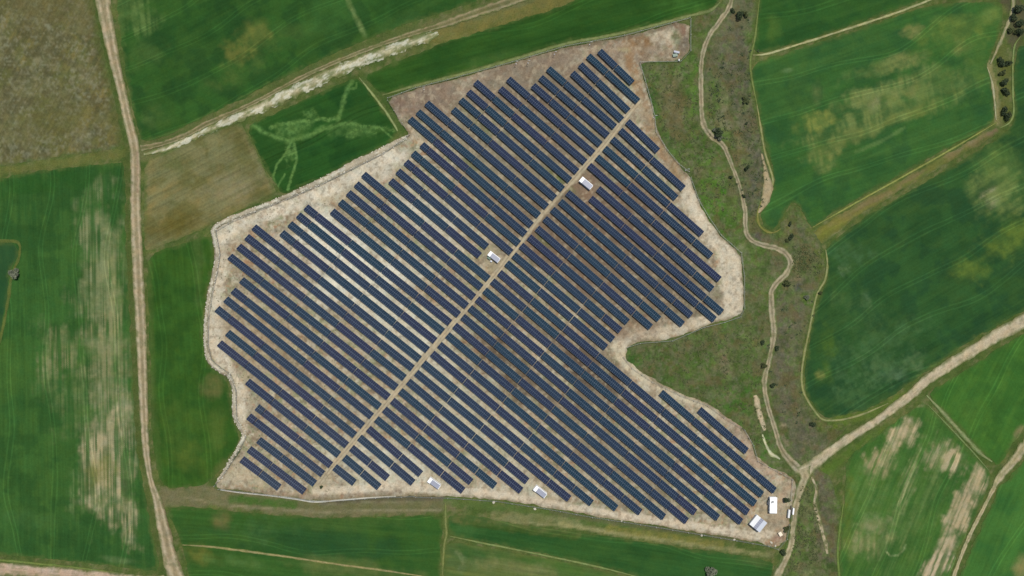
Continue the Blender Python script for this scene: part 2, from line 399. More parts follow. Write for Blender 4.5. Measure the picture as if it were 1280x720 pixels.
sheet('wheat_field', [(307, 159), (330, 148), (360, 133), (420, 107), (446, 98), (453, 102), (466, 120), (480, 138), (495, 160), (498, 168), (480, 181), (440, 203), (400, 223), (362, 240), (352, 241), (340, 226), (325, 195)],
      (30, 74, 34), [mottle((38, 86, 36), .6, 20, seed=9),
       stroke([(313, 154), (329, 165), (344, 171), (362, 177), (373, 172), (389, 169), (402, 161), (420, 157), (438, 154)], 5.5, X, .45, .6, .2, 5), stroke([(313, 154), (329, 165), (346, 172), (364, 177), (373, 173), (389, 168), (402, 162), (420, 157), (438, 154)], 3.4, X, .7, .7, .1, 3),
       stroke([(438, 154), (456, 159), (478, 160), (492, 163)], 3.6, X, .75, .8, .2, 2.6), stroke([(476, 160), (491, 173)], 2, X, .8, .4, .3, 3), stroke([(444, 162), (470, 166)], 3, X, .6, .9, .2, 2.4),
       stroke([(422, 150), (428, 132), (433, 114), (440, 102)], 4.6, X, .5, .5, .2, 4), stroke([(424, 148), (428, 132), (432, 114), (440, 102)], 2.6, X, .6, .6, .1, 3), stroke([(436, 112), (445, 110), (446, 104)], 1.6, X, .6),
       stroke([(338, 160), (346, 156), (362, 154), (378, 151), (390, 152), (398, 148), (410, 150), (422, 147)], 3.4, X, .85, .6, .3, 3), blob(366, 160, 30, 13, -15, X, .22, .7, 6), blob(366, 161, 24, 9, -15, X, .5, .9, 3), blob(440, 164, 40, 12, 0, X, .3, .8, 5), blob(440, 169, 14, 5, -8, X, .6, .8, 3), blob(388, 142, 12, 7, 0, X, .5, .95, 3),
       stroke([(364, 178), (357, 192), (346, 206), (341, 221), (347, 236)], 2, X, .9, .3, .3, 3), stroke([(368, 180), (371, 200), (365, 219), (360, 237)], 2.4, X, .9, .4, .3, 3), blob(362, 190, 8, 15, 0, X, .7, .8, 3),
       stroke([(356, 218), (350, 228), (346, 236)], 1.8, X, .7, .4)],
      ground_mat(-22, .34, .25, .15, across=.85, tram=-.35), 'small dark green field with branching pale streaks', pitch=1.25)
sheet('wheat_field', [(455, 95), (480, 84), (520, 68), (553, 53), (600, 40), (640, 27), (690, 12), (722, -1), (760, -40), (905, -60), (900, 0), (887, 12), (860, 19), (780, 39), (707, 52), (640, 72), (560, 95), (500, 111), (478, 118), (466, 108)],
      (37, 80, 33), [mottle((48, 92, 38), .6, 30, seed=11, rot=-15, stretch=4), mottle((32, 70, 30), .5, 14, seed=12, rot=-15, stretch=5), blob(620, 72, 40, 8, -14, (70, 105, 52), .4), blob(860, 5, 40, 18, -10, (58, 104, 44), .7)],
      ground_mat(-15, .28, .25, .2, tram=.4), 'long green field strip along the top fence of the solar farm')
sheet('fallow_field', [(181, 199), (213, 189), (253, 170), (299, 150), (305, 161), (323, 195), (338, 228), (347, 243), (310, 258), (267, 280), (230, 297), (190, 312), (180, 314), (180, 260)],
      (108, 108, 66), [mottle((122, 122, 80), .7, 22, seed=13, rot=-28, stretch=3), mottle((98, 98, 56), .7, 18, seed=14), blob(215, 285, 50, 24, -20, (98, 92, 46), .8, .4), blob(215, 205, 40, 14, -15, (96, 104, 60), .6),
       blob(290, 235, 50, 26, -28, (134, 126, 92), .6, .6, 8, (-28, 4, .7)), stroke([(303, 160), (322, 195), (345, 243)], 7, (122, 118, 76), .7, .5)],
      ground_mat(-28, .4, .45, .25), 'olive brown fallow field beside the small streaked field')
sheet('wheat_field', [(184, 320), (230, 304), (262, 294), (266, 303), (267, 330), (259, 360), (254, 395), (253, 430), (259, 456), (282, 472), (289, 500), (291, 527), (300, 545), (296, 560), (278, 583), (262, 604), (230, 609), (206, 611), (197, 590), (190, 540), (189, 480), (187, 420), (185, 360)],
      (42, 84, 33), [mottle((52, 96, 38), .7, 26, seed=15), mottle((34, 74, 32), .5, 20, seed=16), blob(235, 570, 50, 24, 0, (86, 106, 44), .6, .5), blob(280, 585, 24, 14, -40, (128, 122, 66), .6), blob(225, 525, 40, 30, 0, (66, 98, 40), .6),
       blob(248, 350, 10, 60, 0, (78, 104, 52), .5, .6, 10), blob(268, 480, 18, 20, 0, (112, 110, 60), .6), blob(270, 540, 14, 40, 15, (82, 104, 46), .6), stroke([(187, 330), (192, 500), (200, 590)], 5, (70, 96, 44), .6)],
      ground_mat(86, .25, .26, .22, tram=.4), 'green field between the pale road and the stony bank')
vs3 = (89, 2.3, .85)
sheet('wheat_field', [(-70, 236), (0, 223), (60, 212), (153, 203), (156, 212), (157, 300), (161, 370), (165, 450), (168, 520), (172, 570), (180, 610), (188, 660), (199, 704), (196, 714), (120, 704), (0, 693), (-70, 688)],
      (44, 88, 42), [mottle((52, 98, 46), .7, 60, seed=17, rot=90, stretch=4), mottle((37, 78, 38), .6, 24, seed=18), blob(40, 230, 100, 16, -7, (36, 84, 36), .6),
       blob(126, 330, 34, 110, 0, (124, 132, 92), .75, .5, 14, vs3, 1), blob(145, 370, 12, 110, 0, (132, 136, 92), .6, .6, 14, vs3, 2), blob(130, 440, 36, 70, 0, (138, 138, 94), .6, .55, 12, vs3, 3),
       blob(72, 440, 34, 50, 0, (124, 130, 88), .6, .6, 10, vs3, 4), blob(100, 500, 60, 50, 0, (112, 128, 80), .4, .7, 12, vs3, 4),
       blob(136, 575, 38, 78, 0, (168, 158, 118), .9, .4, 14, vs3, 5), blob(140, 520, 30, 60, 0, (142, 142, 102), .6, .5, 9, vs3, 9), blob(160, 650, 16, 40, -12, (148, 144, 104), .8, .5, 9, vs3, 6), blob(125, 590, 24, 26, 0, (132, 128, 66), .5), blob(95, 615, 14, 30, 0, (104, 126, 78), .5, .6, 7, vs3, 6),
       blob(45, 650, 60, 14, 5, (62, 104, 54), .5), blob(30, 380, 40, 80, 0, (54, 100, 46), .5, .6, 12, vs3, 8), blob(10, 460, 30, 40, 0, (70, 108, 48), .4), blob(150, 700, 30, 6, 8, (104, 124, 80), .5)],
      ground_mat(89, .28, .3, .2, tram=.5), 'large striped green field at the left edge', pitch=1.3)
sheet('wheat_field', [(-150, 303), (0, 303), (17, 304), (22, 311), (21, 324), (12, 340), (10, 370), (3, 405), (-5, 438), (-40, 520), (-150, 520)],
      (34, 76, 46), [mottle((38, 84, 46), .6, 26, seed=19)], ground_mat(80, .15, .18, .12), 'dark bluish green plot cut off by the left edge')
sheet('wheat_field', [(206, 634), (250, 634), (300, 640), (366, 645), (420, 648), (480, 645), (550, 644), (553, 655), (551, 690), (549, 770), (246, 770), (234, 705), (224, 668)],
      (42, 84, 38), [mottle((50, 94, 40), .6, 30, seed=20, rot=8, stretch=3), blob(278, 645, 18, 16, 0, (126, 114, 66), .7), blob(410, 680, 150, 24, 5, (36, 78, 44), .6, .3), blob(330, 660, 40, 24, 0, (64, 102, 54), .45, .8, 6), blob(450, 712, 90, 14, 6, (98, 112, 62), .7, .4),
       blob(250, 695, 22, 16, 0, (108, 112, 52), .6), blob(310, 705, 50, 10, 8, (78, 112, 58), .6, .7, 8), blob(440, 655, 90, 10, 0, (66, 98, 46), .6)],
      ground_mat(5, .25, .26, .2, tram=.45), 'green field strip below the solar farm left of the narrow lane')
sheet('wheat_field', [(561, 646), (580, 642), (620, 650), (680, 660), (740, 668), (800, 676), (860, 686), (920, 693), (960, 700), (967, 709), (960, 740), (860, 770), (803, 722), (750, 708), (680, 692), (620, 680), (572, 671), (560, 666)],
      (38, 82, 40), [mottle((44, 92, 44), .5, 30, seed=22, rot=9, stretch=4), stroke([(570, 648), (640, 656), (720, 668)], 10, (104, 108, 62), .75, .6, .3, 9), stroke([(590, 655), (660, 664), (720, 672)], 5, (56, 84, 36), .8, .4), blob(585, 665, 20, 10, 0, (66, 104, 54), .5), blob(940, 702, 30, 6, 8, (84, 100, 56), .5)],
      ground_mat(9, .3, .25, .2, tram=.45), 'dark green strip below the solar farm right of the narrow lane')
sheet('wheat_field', [(557, 682), (566, 677), (600, 683), (680, 697), (755, 713), (810, 730), (850, 770), (553, 770)],
      (84, 104, 58), [mottle((64, 98, 46), .8, 20, seed=23, rot=10, stretch=4), blob(590, 690, 30, 12, 0, (52, 92, 44), .8, .3), blob(690, 706, 60, 8, 11, (60, 100, 44), .7, .4), blob(640, 708, 60, 10, 8, (126, 128, 82), .6, .6, 8), stroke([(572, 690), (580, 700), (576, 714)], 5, (118, 130, 88), .6, .7, .3, 4)],
      ground_mat(9, .4, .25, .2), 'olive green striped field at the bottom edge')
sheet('wheat_field', [(951, -60), (949, 0), (944, 50), (943, 64), (958, 65), (1000, 53), (1060, 33), (1120, 12), (1158, -2), (1200, -30), (1200, -60)],
      (38, 82, 40), [mottle((46, 92, 40), .6, 26, seed=24), blob(966, 40, 12, 26, 0, (70, 104, 46), .6)], ground_mat(-18, .2, .25, .2, tram=.45), 'green field corner at the top right above the thin pale line')
sheet('wheat_field', [(939, 88), (950, 76), (1000, 61), (1060, 42), (1160, 6), (1225, 2), (1252, 3), (1255, 20), (1248, 45), (1238, 68), (1233, 82), (1239, 100), (1242, 125), (1243, 150), (1230, 160), (1180, 187), (1120, 222), (1060, 255), (1020, 279), (1013, 284), (1001, 260), (992, 252), (983, 260), (974, 280), (967, 287), (957, 284), (951, 274), (953, 260), (963, 245), (969, 230), (963, 200), (953, 165), (947, 130), (942, 110)],
      (44, 90, 46), [mottle((52, 100, 46), .7, 34, seed=25, rot=-20, stretch=3), mottle((38, 80, 46), .6, 26, seed=26),
       blob(1092, 130, 18, 12, -20, (142, 142, 92), .8, .6, 7), blob(1116, 120, 14, 12, -20, (132, 138, 82), .7, .6, 7), blob(1146, 112, 16, 12, -20, (128, 132, 78), .7, .6, 7), blob(1130, 76, 34, 12, -18, (126, 134, 78), .65, .6, 8), blob(1085, 90, 40, 10, -18, (104, 124, 68), .5, .7, 8),
       blob(1090, 150, 90, 20, -20, (108, 124, 70), .8, .55, 9, (80, 4, .5), 3), blob(1110, 110, 80, 14, -20, (114, 128, 74), .8, .5, 8, (80, 4, .5), 4), blob(1170, 110, 60, 30, -20, (102, 122, 66), .75, .6, 9, (80, 4, .5), 5), blob(1060, 175, 60, 10, -24, (108, 122, 68), .75, .6, 7, None, 6), blob(1115, 150, 70, 7, -24, (112, 124, 66), .6, .7, 7, None, 7), blob(1022, 152, 28, 14, -10, (120, 130, 66), .7, .6, 7, (80, 4, .6)), blob(1030, 192, 28, 14, -15, (124, 132, 74), .8, .6, 7, (80, 4, .6)), blob(1030, 210, 20, 8, -15, (118, 130, 74), .6, .7, 6), blob(1150, 140, 36, 8, -24, (114, 128, 66), .6, .6, 8), blob(1022, 118, 12, 16, 0, (108, 122, 72), .5),
       blob(1195, 40, 70, 26, -15, (100, 122, 58), .8, .7, 14), blob(1225, 80, 24, 30, 0, (88, 116, 56), .5, .7), blob(1140, 40, 16, 10, 0, (126, 128, 76), .6, .6, 6), blob(1200, 60, 14, 14, 0, (120, 126, 70), .6), blob(1235, 20, 26, 12, 0, (104, 126, 64), .6),
       blob(1050, 200, 40, 50, 0, (60, 100, 48), .4, .7, 14, (-22, 4, .6)), blob(1000, 120, 24, 60, 0, (66, 104, 48), .4, .7), stroke([(1070, 190), (1105, 175), (1130, 160)], 3, (98, 128, 74), .5), blob(985, 88, 10, 4, -10, (98, 128, 84), .5)],
      ground_mat(-20, .22, .28, .22, tram=.5), 'green field at the upper right with yellowish worn patches', pitch=2.0)
sheet('wheat_field', [(1031, 311), (1070, 278), (1130, 243), (1200, 202), (1255, 168), (1267, 153), (1269, 130), (1267, 100), (1271, 65), (1276, 54), (1440, 54), (1440, 312), (1280, 388), (1215, 424), (1160, 462), (1108, 500), (1075, 515), (1032, 523), (1023, 515), (1007, 492), (1006, 470), (1012, 420), (1022, 377), (1033, 352), (1035, 330)],
      (38, 78, 42), [mottle((44, 88, 46), .6, 40, seed=27), mottle((32, 70, 44), .6, 22, seed=28),
       blob(1245, 235, 38, 40, -30, (108, 126, 70), .95, .6, 10, (-32, 4, .6), 2), blob(1240, 245, 16, 14, -40, (150, 150, 108), .6, .6, 6, (-32, 3, .7)), blob(1212, 342, 26, 18, 0, (92, 114, 50), .75, .6, 9), blob(1260, 300, 46, 26, -30, (92, 114, 50), .85, .7, 10), blob(1240, 200, 40, 24, -30, (86, 114, 56), .6, .7, 9), blob(1265, 215, 26, 30, 0, (72, 108, 54), .5),
       blob(1065, 315, 30, 18, 10, (66, 104, 66), .6, .8, 7), blob(1055, 338, 10, 8, 0, (92, 120, 84), .45, .8, 3), blob(1083, 376, 9, 12, 0, (92, 118, 80), .45, .8, 3), blob(1050, 375, 20, 14, 0, (72, 104, 56), .5, .7, 6),
       blob(1105, 456, 20, 10, 0, (96, 122, 78), .5, .8, 5), blob(1145, 452, 20, 14, -20, (98, 122, 80), .5, .8, 5), blob(1115, 470, 24, 10, 0, (96, 122, 88), .5, .8, 5), blob(1035, 435, 14, 40, 0, (72, 104, 42), .6, .7, 9), blob(1026, 468, 9, 10, 0, (118, 124, 66), .7, .6, 5), blob(1100, 430, 80, 24, -20, (62, 100, 60), .6, .9, 5), blob(1090, 470, 60, 26, -20, (70, 106, 66), .55, .95, 4), blob(1080, 400, 40, 40, 0, (58, 94, 52), .5, .9, 5), blob(1070, 500, 40, 16, -10, (66, 104, 60), .5, .8, 6),
       blob(1300, 420, 60, 30, 0, (60, 98, 50), .5)],
      ground_mat(-30, .26, .28, .22, tram=.5), 'large dark bluish green field at the right between grass strip and dirt road', pitch=2.0)
sheet('grass_strip', [(1013, 290), (1060, 262), (1130, 223), (1190, 189), (1244, 157), (1252, 164), (1230, 177), (1180, 206), (1130, 236), (1070, 271), (1036, 298), (1026, 307)],
      (106, 110, 58), [mottle((128, 114, 74), .8, 10, .42, .6, seed=29, rot=-30, stretch=3), blob(1040, 283, 40, 10, -32, (116, 120, 52), .6, .5), stroke([(1032, 306), (1070, 276), (1130, 241), (1180, 211)], 5, (122, 124, 96), .7, .4), stroke([(1180, 192), (1244, 158)], 7, (136, 122, 88), .6, .5), blob(1240, 165, 10, 6, -30, (118, 96, 74), .7)],
      ground_mat(-31, .3, .4, .2), 'olive grass strip running between two fields on the right', cat='grass strip')
so1 = (112, 2.3, .8)
TANF = (176, 160, 122)
sheet('stubble_field', [(1057, 577), (1072, 561), (1112, 533), (1150, 503), (1160, 507), (1198, 547), (1232, 584), (1240, 596), (1222, 640), (1192, 700), (1176, 770), (1052, 770), (1049, 700), (1053, 640), (1058, 600)],
      (54, 98, 44), [mottle((64, 108, 50), .6, 24, seed=31), mottle((44, 86, 42), .5, 18, seed=32, rot=112, stretch=3),
       blob(1126, 542, 17, 40, 35, TANF, 1.0, .2, 8, (112, 2.2, .5), 1), blob(1098, 578, 22, 24, 45, (160, 148, 106), .75, .5, 8, so1, 2), blob(1168, 570, 18, 24, 30, (158, 150, 110), .7, .5, 7, so1, 3), blob(1192, 578, 18, 22, 0, TANF, .85, .4, 7, so1, 4), blob(1226, 606, 18, 18, 0, TANF, .75, .4, 7, so1, 4),
       blob(1203, 636, 17, 60, 25, TANF, 1.0, .2, 9, (112, 2.2, .55), 5), blob(1172, 705, 18, 40, 22, (184, 166, 132), .9, .3, 9, so1, 6), blob(1085, 675, 30, 26, 0, (142, 142, 92), .8, .5, 10, (92, 4, .6), 7), blob(1095, 655, 22, 12, 0, (150, 148, 104), .6, .5, 6), blob(1130, 615, 12, 60, 18, (136, 142, 98), .7, .6, 8, so1, 8), blob(1155, 625, 10, 70, 25, (112, 132, 78), .5, .6, 8, so1, 8), blob(1075, 620, 30, 50, 10, (82, 118, 60), .5, .7, 9, so1, 9), blob(1060, 650, 10, 60, 0, (96, 112, 48), .6),
       stroke([(1108, 690), (1113, 695), (1122, 694), (1130, 687), (1132, 681)], 2.0, (150, 160, 112), .7, .6, .1, 4), blob(1120, 640, 90, 90, 0, (98, 124, 68), .35, .7, 10, so1, 11)],
      ground_mat(112, .3, .3, .2, tram=.5), 'patchy green field with pale bare streaks in the lower right', pitch=1.4)
sheet('wheat_field', [(1160, 492), (1200, 466), (1280, 416), (1440, 342), (1440, 450), (1300, 520), (1270, 548), (1250, 580), (1243, 580), (1205, 542), (1168, 502)],
      (50, 100, 42), [mottle((60, 110, 46), .6, 30, seed=33), mottle((44, 90, 40), .5, 16, seed=34), blob(1215, 525, 26, 30, 0, (70, 112, 48), .5), blob(1275, 540, 8, 16, 30, (132, 122, 80), .8, .4)],
      ground_mat(118, .2, .26, .2, tram=.45), 'bright green triangular field below the dirt road at right')
sheet('wheat_field', [(1440, 470), (1300, 560), (1275, 580), (1258, 602), (1250, 606), (1236, 640), (1212, 690), (1197, 730), (1190, 770), (1440, 770)],
      (50, 102, 48), [mottle((58, 112, 50), .6, 30, seed=35, rot=112, stretch=3), blob(1276, 712, 12, 16, 20, (136, 132, 78), .7)],
      ground_mat(112, .25, .25, .2, tram=.45), 'bright green field in the bottom right corner')

# meadow and gully in the middle right
GREY = (102, 100, 82); MG = (66, 102, 44)
sheet('meadow', [(905, -60), (949, -60), (946, 0), (941, 55), (936, 85), (939, 112), (945, 135), (953, 175), (964, 228), (952, 250), (946, 272), (952, 289), (972, 292), (985, 262), (992, 254), (1004, 272), (1030, 310), (1031, 345), (1019, 378), (1009, 420), (1003, 470), (1004, 496), (1026, 526), (1060, 530), (1040, 556), (1020, 580), (1040, 600), (1052, 640), (1047, 700), (1052, 770), (950, 770), (964, 718), (984, 680), (992, 610), (975, 592), (945, 578), (938, 556), (928, 538), (905, 522), (885, 507), (850, 494), (815, 477), (790, 460), (778, 446), (783, 432), (800, 426), (840, 423), (880, 405), (923, 392), (927, 345), (923, 319), (898, 296), (870, 252), (860, 224), (833, 191), (816, 146), (801, 96), (799, 77), (850, 76), (862, 64), (863, 21), (890, 12), (905, 0)],
      (86, 101, 58), [mottle((102, 106, 68), .7, 18, seed=41), mottle((62, 84, 42), .7, 11, seed=42), mottle((74, 112, 46), .5, 24, .5, .65, seed=43),
       # left of the gully track
       blob(866, 95, 14, 60, 0, MG, .8, .5, 9), blob(812, 105, 14, 30, 0, (54, 92, 44), .8, .4), blob(838, 118, 16, 34, 0, (108, 102, 66), .6, .6, 9), blob(845, 160, 16, 30, -20, (98, 98, 62), .6, .6), blob(868, 180, 14, 34, -20, (70, 98, 44), .7, .6), blob(892, 245, 22, 60, -10, (62, 108, 38), .9, .45, 8), blob(880, 215, 16, 12, 0, (112, 98, 70), .6), blob(915, 255, 8, 50, 0, (100, 98, 62), .6), blob(910, 285, 14, 20, 0, (66, 108, 42), .7), blob(838, 175, 14, 14, 0, (58, 84, 52), .6), blob(880, 20, 16, 14, 0, (78, 92, 50), .8),
       blob(872, 30, 10, 40, 0, (88, 100, 52), .6), blob(944, 330, 30, 24, 0, (80, 106, 54), .8, .5), blob(972, 330, 12, 18, 0, (102, 94, 74), .8), blob(935, 380, 26, 70, 0, (88, 100, 60), .7, .5), blob(860, 450, 70, 34, -10, (74, 92, 46), .8, .5, 8), blob(800, 455, 22, 30, -40, (56, 88, 42), .8, .4), blob(905, 452, 12, 22, 0, (118, 98, 80), .7, .5, 7), blob(865, 430, 20, 10, 0, (106, 94, 74), .5, .6), blob(830, 470, 44, 14, 30, (66, 90, 46), .7, .6, 6), stroke([(795, 460), (830, 482), (870, 500)], 4, (92, 98, 64), .5), blob(920, 505, 30, 40, 30, (62, 106, 42), .85, .4, 9), blob(955, 560, 24, 24, 30, (58, 106, 42), .85, .4),
       blob(940, 440, 20, 40, 0, (88, 104, 60), .6), blob(926, 310, 10, 10, 0, (128, 132, 96), .7),
       # gully right of the track
       stroke([(925, -20), (922, 30), (905, 60), (898, 90)], 24, GREY, .95, .3, .5), stroke([(925, 60), (925, 120), (940, 160), (950, 210), (940, 250)], 17, (94, 92, 76), .95, .25, .5), blob(892, 105, 11, 28, 0, (70, 100, 46), .8, .5, 8), blob(905, 125, 8, 10, 0, (128, 132, 92), .6, .6, 5), blob(912, 150, 20, 20, 20, (128, 118, 92), .7, .5, 8), blob(925, 185, 13, 34, -10, (122, 106, 74), .7, .5, 9), blob(900, 145, 6, 14, 0, (140, 132, 110), .6, .5, 5), stroke([(940, 70), (945, 130), (955, 180)], 5, (98, 104, 56), .7),
       blob(945, 225, 20, 60, 0, (92, 92, 78), .8, .3), blob(960, 245, 8, 24, 15, (168, 152, 116), .95, .2, 8), blob(945, 290, 10, 20, 0, (96, 90, 78), .7), blob(950, 300, 24, 8, 15, (98, 92, 82), .7),
       blob(1000, 310, 22, 30, 0, (104, 100, 82), .8, .4), blob(985, 285, 8, 14, 0, (118, 116, 60), .7), blob(1004, 325, 26, 22, 0, (72, 88, 50), .8, .6, 5), blob(1005, 345, 22, 8, 0, (74, 90, 48), .8), blob(1000, 360, 26, 16, 0, (104, 98, 84), .7, .5, 6), blob(996, 348, 12, 5, -20, (148, 128, 96), .8, .3, 5), blob(998, 358, 9, 8, 0, (84, 84, 90), .8, .3), stroke([(1010, 290), (1026, 320), (1026, 345)], 6, (98, 108, 52), .7), blob(1000, 372, 24, 6, 0, (112, 116, 66), .7, .5),
       stroke([(988, 390), (985, 440), (984, 480), (1000, 530), (1010, 560)], 26, (100, 96, 79), .95, .25, .6), stroke([(1012, 385), (1002, 430), (996, 470), (1000, 500), (1024, 530)], 5, (92, 102, 54), .7, .4), blob(1040, 535, 26, 10, -15, (96, 112, 46), .8, .5), blob(1010, 572, 16, 14, 0, (86, 108, 56), .7, .6, 7), blob(1030, 550, 16, 14, 0, (104, 98, 82), .7), stroke([(978, 545), (984, 556)], 4, (150, 134, 108), .7), blob(980, 532, 6, 5, 0, (172, 152, 122), .8, .3, 4),
       stroke([(1030, 590), (1034, 620), (1032, 660), (1036, 690)], 15, (98, 93, 77), .95, .25, .7), stroke([(1046, 600), (1047, 680)], 5, (84, 108, 46), .8), blob(1005, 660, 18, 70, 5, (84, 108, 54), .8, .5, 9), blob(1008, 640, 8, 50, 5, (112, 112, 68), .5, .6, 6), blob(985, 700, 30, 20, 0, (92, 110, 58), .8, .6, 7), blob(1010, 715, 26, 12, 0, (138, 140, 98), .6, .8, 5),
       blob(842, 130, 18, 40, -8, (122, 112, 76), .7, .6, 8), blob(868, 120, 8, 60, 0, (84, 120, 50), .6, .6, 6), blob(815, 140, 8, 30, -10, (60, 98, 48), .6), blob(890, 250, 14, 50, -8, (84, 124, 50), .55, .7, 6), blob(905, 452, 16, 26, 0, (122, 104, 84), .5, .6, 7), mottle((112, 110, 78), .45, 5, .53, .66, seed=44), mottle((92, 122, 58), .4, 7, .54, .68, seed=49), mottle((54, 74, 38), .4, 4.5, .55, .7, seed=45), mottle((126, 120, 96), .4, 4, .62, .72, seed=46), mottle((58, 78, 36), .4, 8, .58, .68, seed=30), mottle((104, 92, 62), .5, 12, .55, .68, seed=31), mottle((104, 104, 76), .5, 8, .52, .66, seed=34)],
      ground_mat(100, .15, .65, .35, fine=1.1), 'rough meadow and grey gully floor on the right of the solar farm', pitch=1.8, cat='meadow')

# solar farm ground
PVP = [(484, 124), (520, 111), (560, 101), (640, 79), (707, 59), (780, 46), (862, 24), (862, 65), (850, 76), (800, 77), (804, 95), (812, 125), (818, 145), (822, 165), (835, 190), (850, 208), (862, 222), (872, 250), (885, 272), (900, 295), (924, 316), (929, 345), (929, 385), (925, 394), (905, 401), (880, 407), (840, 424), (800, 427), (785, 433), (780, 445), (790, 457), (815, 474), (850, 491), (885, 504), (905, 519), (930, 535), (940, 554), (946, 574), (975, 589), (993, 600), (995, 612), (986, 650), (983, 672), (972, 684), (960, 680), (920, 673), (860, 663), (800, 653), (740, 644), (680, 633), (620, 624), (560, 620), (520, 619), (470, 621), (400, 626), (350, 620), (300, 613), (265, 610), (283, 587), (300, 565), (306, 547), (295, 525), (293, 490), (286, 470), (265, 455), (258, 430), (257, 395), (264, 355), (270, 325), (267, 300), (265, 287), (285, 276), (320, 263), (360, 247), (400, 229), (440, 209), (480, 188), (508, 171), (511, 167), (503, 156), (494, 142)]
TR = [(800, 124), (784, 143), (755, 181), (722, 218), (688, 255), (653, 298), (616, 347), (572, 398), (528, 450), (483, 503), (447, 546), (412, 587), (398, 606)]
